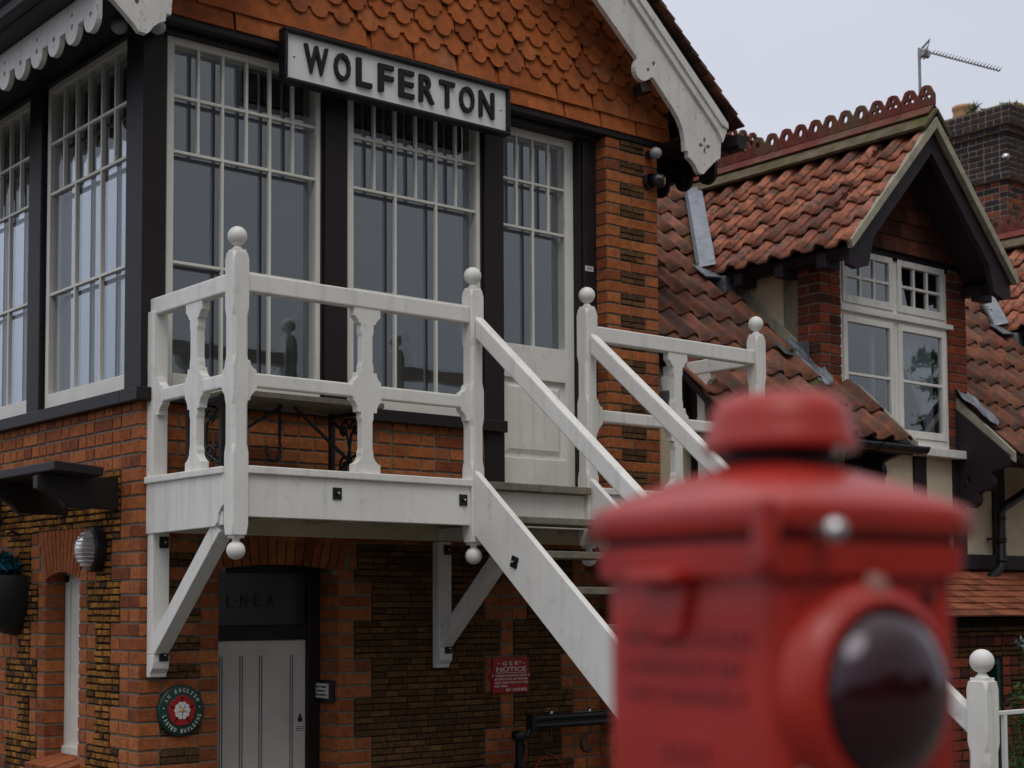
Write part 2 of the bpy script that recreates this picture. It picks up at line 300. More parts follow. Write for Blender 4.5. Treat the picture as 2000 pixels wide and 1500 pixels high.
# ------------------------------------------------------------------ masonry
CH = .0762
EDGE = {0.0, .484, 1.292, .736, 1.209, .49, .1, .21, .2, .125, 3.395}
def cidx(z): return math.floor((z-2.397)/CH + 1e-6)
def cz(i): return 2.397 + i*CH
def wide(i): return ((-(i+1))//3) % 2 == 0
class Wall:
    """bricks laid on a plane: O origin, A along, N outward normal; z vertical"""
    def __init__(s, O, A, N, j=.0125):
        s.O, s.A, s.N = Vector(O), Vector(A), Vector(N); s.red = MB(); s.car = MB(); s.gold = MB(); s.back = MB(); s.j = j
    def piece(s, mb, a0, a1, z0, z1, p=.0045, deep=.03, jit=.0015, tint=None):
        if a1-a0 < .006 or z1-z0 < .006: return
        r = random.uniform; e = .0025
        t = random.random() if tint is None else tint
        p += r(-jit, jit)
        def P(a, z, n): return s.O + s.A*a + Vector((0, 0, z)) + s.N*n
        q = [(a0+r(0, jit), z0+r(0, jit)), (a1-r(0, jit), z0+r(0, jit)), (a1-r(0, jit), z1-r(0, jit)), (a0+r(0, jit), z1-r(0, jit))]
        c = [(q[0][0]+e, q[0][1]+e), (q[1][0]-e, q[1][1]+e), (q[2][0]-e, q[2][1]-e), (q[3][0]+e, q[3][1]-e)]
        vs = [P(a, z, -deep) for a, z in q] + [P(a, z, p-e) for a, z in q] + [P(a, z, p+r(-jit, jit)*.5) for a, z in c]
        fs = [(8, 9, 10, 11)] + [(k, (k+1) % 4, 4+(k+1) % 4, 4+k) for k in range(4)] + [(4+k, 4+(k+1) % 4, 8+(k+1) % 4, 8+k) for k in range(4)]
        if s.A.cross(Vector((0, 0, 1))).dot(s.N) < 0: fs = [f[::-1] for f in fs]
        mb.add(vs, fs, t)
    def bricks(s, a0, a1, i, pattern='f'):
        j = s.j; z0, z1 = cz(i)+j/2, cz(i+1)-j/2
        a = a0; k = i*3 % 2
        first = True
        while a < a1-.012:
            if pattern == 'f': L = (.225 if (k % 2) else .110)
            elif pattern == 's': L = .225
            elif pattern == 'e': L = .225 if i % 2 else .11
            else: L = .11
            if first and pattern in 'se' and i % 2: L *= .5
            first = False
            b = min(a+L, a1)
            if a1-b < .05: b = a1
            s.piece(s.red, a+(.0 if abs(a-a0) < 1e-6 and round(a0, 3) in EDGE else j/2), b-(.0 if abs(b-a1) < 1e-6 and round(a1, 3) in EDGE else j/2), z0, z1); a = b; k += 1
    def stones(s, a0, a1, z0, z1, h=.0381, gold=False, L=(.09, .17)):
        n = max(1, round((z1-z0)/h)); hh = (z1-z0)/n; j = .005 if not gold else .0065
        if a1-a0 < .01: return
        c = s.O+s.A*(a0+a1)/2+Vector((0, 0, (z0+z1)/2))-s.N*.0065; s.back.obox(c, s.A*(a1-a0), s.N*.013, (0, 0, z1-z0)); mb = s.gold if gold else s.car
        for k in range(n):
            a = a0
            while a < a1-.01:
                b = min(a+random.uniform(*L), a1)
                if a1-b < .03: b = a1
                s.piece(mb, a+j/2, b-j/2, z0+k*hh+j/2+random.uniform(-.001,.002), z0+(k+1)*hh-j/2+random.uniform(-.002,.001), p=.006 if not gold else .010, jit=.0045 if gold else .002); a = b
    def done(s, parent, redmat='brick', n1='brickwork', n2='stonework'):
        if s.red.v: s.red.build(n1, redmat, parent)
        if s.back.v: s.back.build('stone_joints', 'dark_joint', parent)
        if s.car.v: s.car.build(n2, 'carstone', parent)
        if s.gold.v: s.gold.build(n2, 'carstone_gold', parent)

# ------------------------------------------------------------------ ground
g = MB(); g.add([(-400,-400,0),(400,-400,0),(400,400,0),(-400,400,0)], [(0,1,2,3)]); tag(g.build('ground', 'asphalt'), None, None, kind='structure')
g = MB(); g.box(-60, 60, -60, -3.15, .004, .75); tag(g.build('platform', 'paving', bevel=.02), None, None, kind='structure')

# ================================================================== SIGNAL BOX
SB = thing('signal_box', 'brick and carstone signal box with white gridded windows and orange tile-hung gable', 'building')
XC = 1.955; XR = 3.9
# ---- front wall masonry
fw = Wall((0,0,0), (1,0,0), (0,-1,0))
i = cidx(.02)
while cz(i) < 3.35:
    z = cz(i)+CH/2; wd = wide(i)
    if z > 2.66:
        fw.bricks(0, 3.395 if z < 2.93 else 2.41, i, 'f')
    else:
        fw.bricks(0, .13, i, 'h')
        if i % 2: fw.stones(.13, .37, cz(i), cz(i+1)); fw.bricks(.37, .484, i, 'h')
        else: fw.bricks(.13, .484, i, 's') if z < 2.47 else fw.bricks(.13, .42, i, 's')
        if z < 2.47:
            a = 1.527 if wd else 1.401; fw.bricks(1.292, a, i, 'h' if not wd else ('s' if i % 3 else 'f'))
        else:
            a = 1.40; fw.bricks(1.36, 1.42, i, 'h'); a = 1.42
        b0, b1 = (2.40, 2.76) if wd else (2.53, 2.642)
        fw.stones(a, b0, cz(i), cz(i+1), h=.038); fw.bricks(b0, b1, i, 'h' if not wd else 'f')
        c0 = 3.05 if wd else 3.16
        fw.stones(b1, c0, cz(i), cz(i+1), h=.038); fw.bricks(c0, 3.395, i, 'h')
    i += 1
# arch voussoirs
for k in range(15):
    t = -1+2*(k+.5)/15; x = .888+t*.43; lean = t*.05
    zb = 2.495-.035*t*t
    fw.red.prism([(x-.0245, zb), (x+.0245, zb), (x+.028+lean, 2.652), (x-.022+lean, 2.652)], (0,-.007,0), (1,0,0), (0,0,1), (0,.06,0), tint=random.random())
fw.done(SB)
# jamb reveal of the lower door
jw = Wall((1.292,0,0), (0,1,0), (-1,0,0)); i = cidx(.02)
while cz(i) < 2.45: jw.bricks(0.0, .20, i, 'h' if i % 2 else 's'); i += 1
jw.done(SB)
# pier at right, with panels
pw = Wall((3.41,-.1,0), (1,0,0), (0,-1,0)); i = cidx(.02)
while cz(i+1) < 5.46:
    if i % 2: pw.bricks(0, .13, i, 'h'); pw.stones(.13, .36, cz(i), cz(i+1), L=(.08, .16)); pw.bricks(.36, .49, i, 'h')
    else: pw.bricks(0, .49, i, 's')
    i += 1
pw.done(SB)
pr = Wall((3.41,-.1,0), (0,1,0), (-1,0,0)); i = cidx(.02)
while cz(i+1) < 5.46: pr.bricks(0, .10, i, 'h'); i += 1
pr.done(SB)
# ---- left wall masonry (plane x=0, runs along +Y)
lw = Wall((0,0,0), (0,1,0), (-1,0,0)); i = cidx(.02)
while cz(i) < 3.35:
    z = cz(i)+CH/2; nw = wide(i)
    if z > 2.97: lw.bricks(0, 6, i, 'f' if i % 2 else 'h')
    elif z > 2.70: lw.bricks(0, .226, i, 'f'); lw.stones(.226, 6, cz(i), cz(i+1), gold=True, L=(.05, .11))
    else:
        c = .226 if nw else .338; lw.bricks(0, c, i, 'f' if not nw else 'h')
        ww = .105 if nw else .215
        inwin = 1.33 < z < 2.44
        if inwin:
            lw.stones(c, .736-ww, cz(i), cz(i+1), gold=True, L=(.04, .10)); lw.bricks(.736-ww, .736, i, 'h')
            lw.bricks(1.209, 1.209+ww, i, 'h')
        elif z >= 2.44:
            lw.stones(c, .64 if z > 2.6 else .67, cz(i), cz(i+1), gold=True, L=(.04, .10)); lw.bricks(1.315 if z > 2.6 else 1.285, 1.209+.215, i, 'h'); ww = .215
        else:
            lw.stones(c, .736-ww, cz(i), cz(i+1), gold=True, L=(.04, .10)); lw.bricks(.736-ww, 1.209+ww, i, 'f')
        d = 1.78 if nw else 1.60
        lw.stones(1.209+ww, d, cz(i), cz(i+1), gold=True, L=(.04, .10)); e2 = 2.02 if nw else 2.2
        lw.bricks(d, e2, i, 'h'); lw.stones(e2, 6, cz(i), cz(i+1), gold=True, L=(.06, .12))
    i += 1
for k in range(11):      # flat arch over the narrow window
    t = -1+2*(k+.5)/11; y = .972+t*.235; zb = 2.46-.045*t*t; hw = .0185
    lw.red.prism([(y-hw, zb), (y+hw, zb), (y+hw+t*.10+.006, 2.705), (y-hw+t*.10-.006, 2.705)], (-.007,0,0), (0,1,0), (0,0,1), (.06,0,0), tint=.25+.15*random.random())
lw.done(SB)
wr = Wall((0,1.209,0), (1,0,0), (0,-1,0)); i = cidx(1.33)       # far reveal of the narrow window
while cz(i) < 2.42: wr.bricks(.0, .125, i, 'h'); i += 1
wr.done(SB)
# ---- mortar core
mc = MB()
mc.box(.003, .484, .003, .25, 0, 3.35); mc.box(1.295, 3.45, .003, .25, 0, 2.93); mc.box(1.295, 2.42, .003, .25, 2.93, 3.35); mc.box(.484, 1.295, .003, .25, 2.52, 3.35)
mc.box(.4845, .53, .005, .06, 2.44, 2.519); mc.box(1.25, 1.2945, .005, .06, 2.44, 2.519)
mc.box(3.413, XR, -.097, .25, 0, 5.44)
mc.box(.003, .25, .25, .736, 0, 3.35); mc.box(.003, .25, 1.212, 6, 0, 3.35); mc.box(.003, .25, .736, 1.212, 0, 1.33); mc.box(.003, .25, .736, 1.212, 2.48, 3.35)
mc.box(.18, .249, .70, 1.25, 1.331, 2.479); mc.box(XR-.2, XR, .25, 6, 0, 5.50); mc.box(.25, XR-.2, 5.8, 6, 0, 5.50)
mc.build('mortar', 'mortar', SB)
# brick sill of narrow window, sloped
s_ = MB()
for k in range(9): y = .70+k*.059; s_.obox((-.005, y+.028, 1.335), (.20,0,.05), (0,.054,0), (-.015,0,.06), random.random())
s_.build('brick_sill', 'brick', SB)
# ---- narrow window (left wall), frame set back
nwf = MB(); nwf.box(.125, .175, .736, .80, 1.37, 2.45); nwf.box(.125, .175, 1.15, 1.212, 1.37, 2.45); nwf.box(.11, .18, .736, 1.212, 1.35, 1.43); nwf.box(.125, .175, .736, 1.212, 2.40, 2.48)
nwo = nwf.build('narrow_window', 'sash_paint', SB, bevel=.004)
q = MB(); q.box(.140, .150, .795, 1.155, 1.42, 2.41); q.build('panel', 'sash_paint', nwo)

# ---- timber frame: sill, posts, head beam
def tim(name, boxes, m_='brown_paint', bev=.006, par=SB):
    b_ = MB()
    for q in boxes: b_.box(*q)
    return b_.build(name, m_, par, bevel=bev)
tim('sill', [(-.055, 2.56, -.055, .15, 3.362, 3.437), (-.054, .15, .151, 6, 3.362, 3.437)])
def post_front(x0, x1, z0=3.437, z1=5.43): 
    b_ = MB(); b_.box(x0, x1, -.012, .16, z0, z1); b_.box(x0-.018, x0, .012, .14, z0, z1); b_.box(x1, x1+.018, .012, .14, z0, z1)
    return b_.build('post', 'brown_paint', SB, bevel=.006)
b_ = MB(); b_.box(-.008, .135, -.008, .19, 3.437, 5.43); b_.box(-.008, .10, -.010, -.006, 3.437, 3.52); b_.build('corner_post', 'brown_paint', SB, bevel=.006)
post_front(1.185, 1.340); 
b_ = MB(); b_.box(2.41, 2.57, -.012, .16, 2.96, 5.43); b_.box(2.395, 2.41, .01, .14, 3.437, 5.43); b_.box(2.57, 2.585, .03, .14, 2.96, 5.43); b_.build('post', 'brown_paint', SB, bevel=.006)
b_ = MB(); b_.box(3.29, 3.41, .0, .16, 2.96, 5.43); b_.box(3.275, 3.29, .02, .14, 2.96, 5.43); b_.build('post', 'brown_paint', SB, bevel=.006)
for y0, y1 in ((1.325, 1.51), (2.63, 2.82), (3.94, 4.13)):
    b_ = MB(); b_.box(-.012, .16, y0, y1, 3.437, 5.43); b_.box(.02, .15, y0-.016, y0, 3.437, 5.43); b_.box(.02, .15, y1, y1+.016, 3.437, 5.43); b_.build('post', 'brown_paint', SB, bevel=.006)
b_ = MB()
b_.box(-.03, 3.93, -.115, .16, 5.445, 5.492); b_.box(-.01, 3.41, -.035, .15, 5.42, 5.445); b_.box(-.03, .15, .16, 6, 5.47, 5.545); b_.box(-.01, .14, .16, 6, 5.43, 5.47)
b_.build('head_beam', 'brown_paint', SB, bevel=.006)

# ---- big sash windows
def big_window(O, A, N, wid, zb, zt, zrows, par, inner='inner_glass'):
    """O: lower-left corner on the frame's face (z ignored), A along, N outward"""
    O, A, N = Vector(O), Vector(A), Vector(N); Z = Vector((0,0,1))
    fr = MB()
    def bx(mb, a0, a1, z0, z1, n0, n1): mb.obox(O + A*(a0+a1)/2 + Z*(z0+z1)/2 + N*(n0+n1)/2, A*(a1-a0), N*(n1-n0), Z*(z1-z0))
    e = .045
    bx(fr, 0, e, zb, zt, -.085, 0); bx(fr, wid-e, wid, zb, zt, -.085, 0); bx(fr, e, wid-e, zt-.05, zt, -.084, .001); bx(fr, e, wid-e, zb, zb+.10, -.084, .001)
    f0 = fr.build('window', 'sash_paint', par, bevel=.004)
    mu = MB(); gb, gt = zb+.10, zt-.05; gw = (wid-2*e)/6; mw = .017
    for k in range(1, 6):
        a = e+gw*k; z0 = gb if k % 2 == 0 else zrows[1]+.009
        bx(mu, a-mw/2, a+mw/2, z0, gt, -.034, -.006)
    for z in zrows:
        if gb+.05 < z < gt-.02: bx(mu, e, wid-e, z-.009, z+.009, -.0335, -.0055)
    mu.build('glazing_bars', 'sash_paint', f0, bevel=.003, seg=1)
    pn = MB(); bx(pn, e-.005, wid-e+.005, gb-.005, gt+.005, -.032, -.028); pn.build('pane', 'glass', f0)
    ip = MB(); bx(ip, e-.01, wid-e+.01, gb-.02, gt+.02, -.076, -.072); ip.build('inner_pane', inner, f0)
    return f0
ZR = [4.149, 4.768, 5.080]
yy = .02
zr = [adz(z, yy+.01) for z in ZR]
big_window((adj(.142, yy), yy, 0), (1,0,0), (0,-1,0), adj(1.170, yy)-adj(.142, yy), 3.437, 5.43, zr, SB)
big_window((adj(1.351, yy), yy, 0), (1,0,0), (0,-1,0), adj(2.394, yy)-adj(1.351, yy), 3.437, 5.43, zr, SB)
for y0 in (.19, 1.525, 2.835): big_window((.02, y0+1.115 if y0 < 1 else y0+1.09, 0), (0,-1,0), (-1,0,0), 1.115 if y0 < 1 else 1.09, 3.44, 5.44, ZR, SB, 'bright_glass')
# blinds and room
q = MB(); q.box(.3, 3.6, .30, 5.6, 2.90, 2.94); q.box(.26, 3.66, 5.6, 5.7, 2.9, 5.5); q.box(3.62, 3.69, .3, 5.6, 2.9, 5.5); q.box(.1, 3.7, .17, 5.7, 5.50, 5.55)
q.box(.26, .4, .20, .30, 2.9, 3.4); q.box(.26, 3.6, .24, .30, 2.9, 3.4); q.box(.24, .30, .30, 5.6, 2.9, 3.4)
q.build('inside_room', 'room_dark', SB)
# ---- half-glazed door at the landing
DY = .085
dx0, dx1 = 2.585, 3.275
df = MB()
dz = lambda z: adz(z, DY)
gx0, gx1 = 2.632, 3.197; cols = [gx0+(gx1-gx0)*k/4 for k in range(5)]
gz0, gz1 = dz(3.956), dz(5.333)
df.box(dx0, gx0, DY, DY+.08, 2.965, 5.43); df.box(gx1, dx1, DY, DY+.08, 2.965, 5.43); df.box(gx0, gx1, DY+.001, DY+.079, gz1, 5.43); df.box(gx0, gx1, DY+.001, DY+.079, dz(3.735), gz0); df.box(gx0, gx1, DY+.001, DY+.045, 2.965, dz(3.215))
UD = df.build('upper_door', 'white_paint', SB, bevel=.004); tag(UD, 'white half-glazed door at the head of the outside stairs', None)
q = MB()
for k in (1, 2, 3): q.box(cols[k]-.009, cols[k]+.009, DY+.006, DY+.034, gz0 if k == 2 else dz(4.73), gz1)
for z in (5.04, 4.73): q.box(gx0, gx1, DY+.007, DY+.033, dz(z)-.009, dz(z)+.009)
q.build('glazing_bars', 'sash_paint', UD, bevel=.003, seg=1)
q = MB(); q.box(gx0, gx1, DY+.018, DY+.022, gz0, gz1); q.build('pane', 'glass', UD)
q = MB(); q.box(gx0, gx1, DY+.072, DY+.076, gz0, gz1); q.build('inner_pane', 'inner_glass', UD)
q = MB(); q.box(gx0, gx1, DY+.03, DY+.04, dz(3.215), dz(3.735))
pz0, pz1 = dz(3.24), dz(3.71); px0, px1 = gx0+.03, gx1-.03
q.add([(px0,DY+.03,pz0),(px1,DY+.03,pz0),(px1,DY+.03,pz1),(px0,DY+.03,pz1),(px0+.035,DY+.012,pz0+.035),(px1-.035,DY+.012,pz0+.035),(px1-.035,DY+.012,pz1-.035),(px0+.035,DY+.012,pz1-.035)],
      [(4,5,6,7),(0,1,5,4),(1,2,6,5),(2,3,7,6),(3,0,4,7)])
q.build('panel', 'white_paint', UD)
# ---- lower door
ld = MB(); LY = .205
ld.box(.40, 1.205, LY+.02, LY+.06, .02, 2.06)
LD = ld.build('lower_door', 'door_paint', SB, bevel=.004); tag(LD, 'pale boarded door under the landing', None)
q = MB()
for x in (.63, .763, .893, 1.104):
    for s2 in (-.008, .008): q.box(x+s2-.002, x+s2+.002, LY+.014, LY+.021, .05, 1.97)
q.build('bead', 'bead_shade', LD)
q = MB(); q.lathe([(0, 0), (.016, 0), (.016, .006), (0, .008)], (1.164, LY+.018, 1.590), (0,-1,0)); q.box(1.157, 1.171, LY+.012, LY+.018, 1.59, 1.622); q.build('keyhole_cover', 'black_iron', LD, bevel=.003)
q = MB(); q.box(1.125, 1.203, LY+.017, LY+.019, 1.51, 1.56); q.build('sticker', 'enamel_white', LD)
q = MB()
strokes(q, (1.130, LY+.0165, 1.517), (1,0,0), .07, .036, 3)
q.build('writing', 'sign_black', LD)
tim('door_frame', [(1.205, 1.292, LY-.01, LY+.08, 0, 2.50), (.40, 1.205, LY-.005, LY+.07, 2.06, 2.145), (.40, 1.205, LY-.005, LY+.07, 2.45, 2.54), (.36, .40, LY-.01, LY+.08, 0, 2.5)])
q = MB(); q.box(.40, 1.205, LY+.03, LY+.036, 2.145, 2.45); tl = q.build('transom_light', 'dim_pane', SB)
q = MB()
for ch, x in (('L', .693), ('N', .784), ('E', .875), ('R', .970)): text_on(q, ch, (x-.020, LY+.028, 2.252), (1,0,0), (0,0,1), .042, .075, .002)
for x in (.736, .832, .922): q.box(x-.006, x+.006, LY+.026, LY+.028, 2.284, 2.294)
q.build('letters', 'sign_black', tl)
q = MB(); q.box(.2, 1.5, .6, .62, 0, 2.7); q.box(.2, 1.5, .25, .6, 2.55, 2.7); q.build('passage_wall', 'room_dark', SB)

# ---- tile hanging on the gable
th = MB(); TW = .1685; EXP = .1045
def roof_z(x): return 5.655 + .855*(4.468-abs(x-XC)-XC)
row = 0; z = 5.488
while z < 7.75:
    plain = row < 2
    k = 0; x = -.35 + (TW/2 if row % 2 else 0)
    while x < 4.4:
        xc = x+TW/2
        lim = roof_z(xc)
        if z+.05 < lim-.02 and -.02 < x+TW and x < XR+.02:
            hw = TW/2-.0015; zt = min(z+.20, lim+.02)
            jz = random.uniform(-.002, .002); zb = z+jz
            if plain: pts = [(-hw, zb), (hw, zb), (hw, zt), (-hw, zt)]
            else:
                r = .0575; pts = [(-hw, zb+.052), (-r-.001, zb+.052)]
                pts += [(-r*math.cos(t), zb+.050-.050*math.sin(t)) for t in [PI*q/10 for q in range(11)]]
                pts += [(r+.001, zb+.052), (hw, zb+.052), (hw, zt), (-hw, zt)]
            tilt = .155+random.uniform(-.02, .03)
            yb = -.128
            O = Vector((xc, yb + tilt*0, 0)); 
            B = Vector((random.uniform(-.004, .004), tilt, 1)); O = O - Vector((0, tilt*zb, 0))
            th.prism(pts, O, (1, random.uniform(-.03, .03), 0), B, (0, .014, 0), tint=min(1, max(0, random.gauss(.5, .2))))
        x += TW
    row += 1; z += EXP
th.build('tile_hanging', 'wall_tile', SB)
q = MB(); q.prism([(-.02, 5.492), (XR+.02, 5.492), (XR+.02, 5.60), (XR+.2, 5.68), (XC, 7.70), (-.2, 5.68), (-.02, 5.60)], (0, -.075, 0), (1,0,0), (0,0,1), (0, .19, 0)); q.build('gable_backing', 'brown_paint', SB)
# ---- main roof of the box: overlapping tile courses, verge visible
rf = MB(); sl_ = Vector((1, 0, -.855)).normalized()
for side in (1, -1):
    S = Vector((side*sl_.x, 0, sl_.z)); Nn = Vector((side*.855, 0, 1)).normalized()
    ridge = Vector((XC, 0, 5.655+.855*(4.468-XC)))
    Lt = (4.468-XC)/sl_.x; n = 32; ex = Lt/n
    for k in range(n):
        c = ridge + S*(k*ex+ex*.55) + Nn*(.022+random.uniform(-.001, .001))
        yv = -.375+random.uniform(-.006, .006)
        a = (S*(ex*1.6) + Nn*.020)
        rf.obox(c+Vector((0, (6.2+yv)/2, 0)), a, (0, 6.2-yv, 0), Nn*.014, random.random())
rf.build('roof', 'old_tile', SB)
q = MB()
for side in (1, -1):
    S = Vector((side*sl_.x, 0, sl_.z)); Nn = Vector((side*.855, 0, 1)).normalized(); ridge = Vector((XC, 0, 5.655+.855*(4.468-XC)))
    Lt = (4.40-XC)/sl_.x
    q.obox(ridge+S*Lt/2-Nn*.025+Vector((0, 2.93, 0)), S*Lt, (0, 6.5, 0), Nn*.05)
q.build('roof_boarding', 'brown_paint', SB)
# ---- bargeboards
inner = [(XC, 7.150), (3.166, 6.178), (3.472, 5.925), (3.458, 5.895), (3.447, 5.865), (3.451, 5.835), (3.463, 5.808), (3.484, 5.79), (3.515, 5.781), (3.547, 5.786), (3.575, 5.800), (3.60, 5.822), (3.625, 5.823),
 (3.677, 5.775), (3.745, 5.712), (3.815, 5.651), (3.870, 5.590), (3.908, 5.522), (3.924, 5.456), (3.928, 5.400), (3.930, 5.378), (3.957, 5.380), (3.962, 5.338), (4.000, 5.320), (4.034, 5.290), (4.052, 5.262), (4.070, 5.245), (4.115, 5.247), (4.135, 5.270), (4.165, 5.296),
 (4.217, 5.342), (4.262, 5.378), (4.287, 5.386), (4.292, 5.426), (4.297, 5.504), (4.335, 5.594), (4.332, 5.632), (4.27, 5.684), (XC, 7.63)]
def leafhole(cx, cz_, ang, l=.046, w_=.017, off=.012, n=8):
    pts = []
    for k in range(2*n):
        t = PI*k/n; a = off+l/2+math.cos(t)*l/2; b = math.sin(t)*w_*(.75+.25*math.cos(t)) 
        pts.append((cx+a*math.cos(ang)-b*math.sin(ang), cz_+a*math.sin(ang)+b*math.cos(ang)))
    return pts
for side in (1, -1):
    mir = lambda L: [(p[0] if side == 1 else 2*XC-p[0], p[1]) for p in L]
    q = MB(); hs = [circle(3.574, 5.868, .014), circle(3.628, 5.922, .015)] + [leafhole(4.127, 5.448, k*PI/2) for k in range(4)]
    q.prism(mir(inner), (0, -.345, 0), (1,0,0), (0,0,1), (0, .038, 0), holes=[mir(h) for h in hs])
    bb = q.build('bargeboard', 'old_white', SB, bevel=.003, seg=1)
    q = MB(); q.prism(mir([(XC, 7.54), (4.25, 5.572), (4.297, 5.50), (4.34, 5.594), (4.337, 5.636), (4.27, 5.695), (XC, 7.65)]), (0, -.365, 0), (1,0,0), (0,0,1), (0, .022, 0))
    q.prism(mir([(XC, 7.60), (4.275, 5.617), (4.343, 5.60), (4.340, 5.641), (4.27, 5.702), (XC, 7.656)]), (0, -.378, 0), (1,0,0), (0,0,1), (0, .014, 0))
    q.build('moulding', 'old_white', bb, bevel=.003)
# ---- eaves valance, gutters
for side in (-1, 1):
    xv = XC+side*(XC+.40)
    pts = []; y = -.285; P_ = .2265; hs = []; k = 0; yend = 5.9
    lower = []
    while y < yend:
        yc = y+.0775+.0; r = .0775
        lower += [(y, 5.312)] + [(yc-r*math.cos(t), 5.312-r*.98*math.sin(t)) for t in [PI*q/10 for q in range(11)]] + [(y+.155, 5.312), (y+.155, 5.322), (y+P_, 5.322)]
        hs.append(circle(yc, 5.330, .015, 10))
        if k % 2: hs.append(circle(yc, 5.395, .013, 10))
        y += P_; k += 1
    # remove duplicate points
    cl = []
    for p in lower:
        if not cl or (abs(p[0]-cl[-1][0])+abs(p[1]-cl[-1][1])) > 1e-5: cl.append(p)
    pts = [(-.285, 5.46)] + cl + [(cl[-1][0], 5.46)]
    q = MB(); q.prism(pts, (xv-.016, 0, 0), (0,1,0), (0,0,1), (.032, 0, 0), holes=hs)
    q.build('eaves_valance', 'old_white' if side < 0 else 'plum_paint', SB, bevel=.002, seg=1)  # right valance: shade on its inner side put in as plum colour
    q = MB(); xg = XC+side*(XC+.545)
    prof = [(.0, 5.47), (.02, 5.465), (.05, 5.50), (.055, 5.545), (.085, 5.56), (.085, 5.575), (.04, 5.575), (-.045, 5.575), (-.05, 5.50), (-.03, 5.47)]
    q.prism([(xg+side*p[0], p[1]) for p in prof], (0, -.40, 0), (1,0,0), (0,0,1), (0, 6.4, 0))
    xw = 0 if side < 0 else XR
    q.box(min(xg, xw), max(xg, xw), -.30, 6, 5.462, 5.475)
    q.build('gutter', 'brown_paint', SB, bevel=.004)
# ---- white half-post by the door: red/carstone band done.  canopy over the narrow window
q = MB(); q.obox((-.33, 1.6, 2.985), (.28, 0, -.02), (0, 3.1, 0), (0, 0, .05)); CN = q.build('window_canopy', 'brown_paint', SB, bevel=.006)
for y in (.27, .92, 1.9, 2.7):
    q = MB(); q.prism([(0, 2.965), (-.48, 2.955), (-.48, 2.885), (-.40, 2.865), (-.34, 2.83), (-.31, 2.79), (0, 2.79)], (0, y-.03, 0), (1,0,0), (0,0,1), (0, .06, 0)); q.build('canopy_bracket', 'brown_paint', CN, bevel=.005)

# ================================================================== STATION NAME SIGN
NS = thing('station_sign', 'long white WOLFERTON name board with raised black letters and black rim', 'sign')
sx0, sx1, sz0, sz1 = .905, 2.56, 5.325, 5.622; ys = -.175
def sadj(x): return CAM.x + (x-CAM.x)*(1+ys/7.478)
def sadz(z): return CAM.z + (z-CAM.z)*(1+ys/7.478)
X0, X1, Z0, Z1 = sadj(.895), sadj(2.630), sadz(5.315), sadz(5.639)
q = MB(); q.box(X0+.02, X1-.02, ys+.01, ys+.05, Z0+.015, Z1-.015); q.build('board', 'sign_white', NS)
q = MB(); q.box(X0, X1, ys-.02, ys+.055, Z1-.025, Z1); q.box(X0, X1, ys-.02, ys+.055, Z0, Z0+.025); q.box(X0, X0+.022, ys-.0195, ys+.054, Z0+.025, Z1-.025); q.box(X1-.022, X1, ys-.0195, ys+.054, Z0+.025, Z1-.025); q.build('rim', 'sign_black', NS, bevel=.008, seg=3)
for ch, a, b_x in (('W', 1.035, 1.201), ('O', 1.247, 1.363), ('L', 1.41, 1.522), ('F', 1.573, 1.685), ('E', 1.729, 1.844), ('R', 1.886, 2.003), ('T', 2.049, 2.166), ('O', 2.21, 2.328), ('N', 2.372, 2.493)):
    q = MB(); text_on(q, ch, (sadj(a)+.004, ys+.01, sadz(5.399)), (1,0,0), (0,0,1), (b_x-a)*.985, .168, .02, bold=.016); q.build('letter', 'sign_black', NS)
q = MB()
for x in (.975, 2.565): q.lathe([(0, .004), (.006, .004), (.008, 0)], (sadj(x), ys+.010, sadz(5.48)), (0,-1,0), 10)
q.build('fixing_screw', 'steel', NS)

# ================================================================== BALCONY AND STAIRS
BS = thing('balcony_staircase', 'white painted timber balcony and staircase with ball-topped posts on the front of the box', 'staircase')
W_ = 'white_paint'
def ring(h, c, x, y, z):
    return [(x-h+c, y-h, z), (x+h-c, y-h, z), (x+h, y-h+c, z), (x+h, y+h-c, z), (x+h-c, y+h, z), (x-h+c, y+h, z), (x-h, y+h-c, z), (x-h, y-h+c, z)]
def post(x, y, dz_=0., zbot=2.608, h=.045, pend=True, ball=.0495, k=1.0):
    mb = MB(); rg = []
    A_ = [(4.022, .016), (3.985, .003), (3.745, .003), (3.70, .016), (3.50, .016), (3.455, .003), (3.30, .003), (3.255, .016), (3.06, .016), (3.015, .003)]
    A_ = [(4.022-(4.022-z)*1+dz_, c) for z, c in A_ if z+dz_ > zbot+.06] + ([(zbot+.05, .003), (zbot, .016)] if pend else [(zbot, .003)])
    vs = []; 
    for z, c in A_: vs += ring(h, c*h/.045, x, y, z)
    n = len(A_); fs = [(i*8+k2, (i+1)*8+k2, (i+1)*8+(k2+1) % 8, i*8+(k2+1) % 8) for i in range(n-1) for k2 in range(8)] + [tuple(range(8)), tuple(range((n-1)*8, n*8))[::-1]]
    mb.add(vs, fs); o = mb.build('post', W_, BS, bevel=.0015, seg=1)
    zt = 4.022+dz_; s = h/.045
    mb = MB(); mb.box(x-.033*s, x+.033*s, y-.033*s, y+.033*s, zt, zt+.016)
    mb.lathe([(.030*s, zt+.016), (.022*s, zt+.026), (.015*s, zt+.036), (.017*s, zt+.046)], (x, y, 0), (0,0,1), 20)
    mb.build('ball_finial', W_, o); mb = MB(); mb.ball((x, y, zt+.036+ball), ball); mb.build('ball_finial', W_, o)
    if pend:
        mb = MB(); mb.box(x-.03, x+.03, y-.03, y+.03, zbot-.014, zbot); mb.lathe([(.026, -.014), (.018, -.024), (.018, -.036)], (x, y, zbot), (0,0,1), 20); mb.ball((x, y, zbot-.030-ball*.92), ball*.95); mb.build('drop_finial', W_, o)
    return o
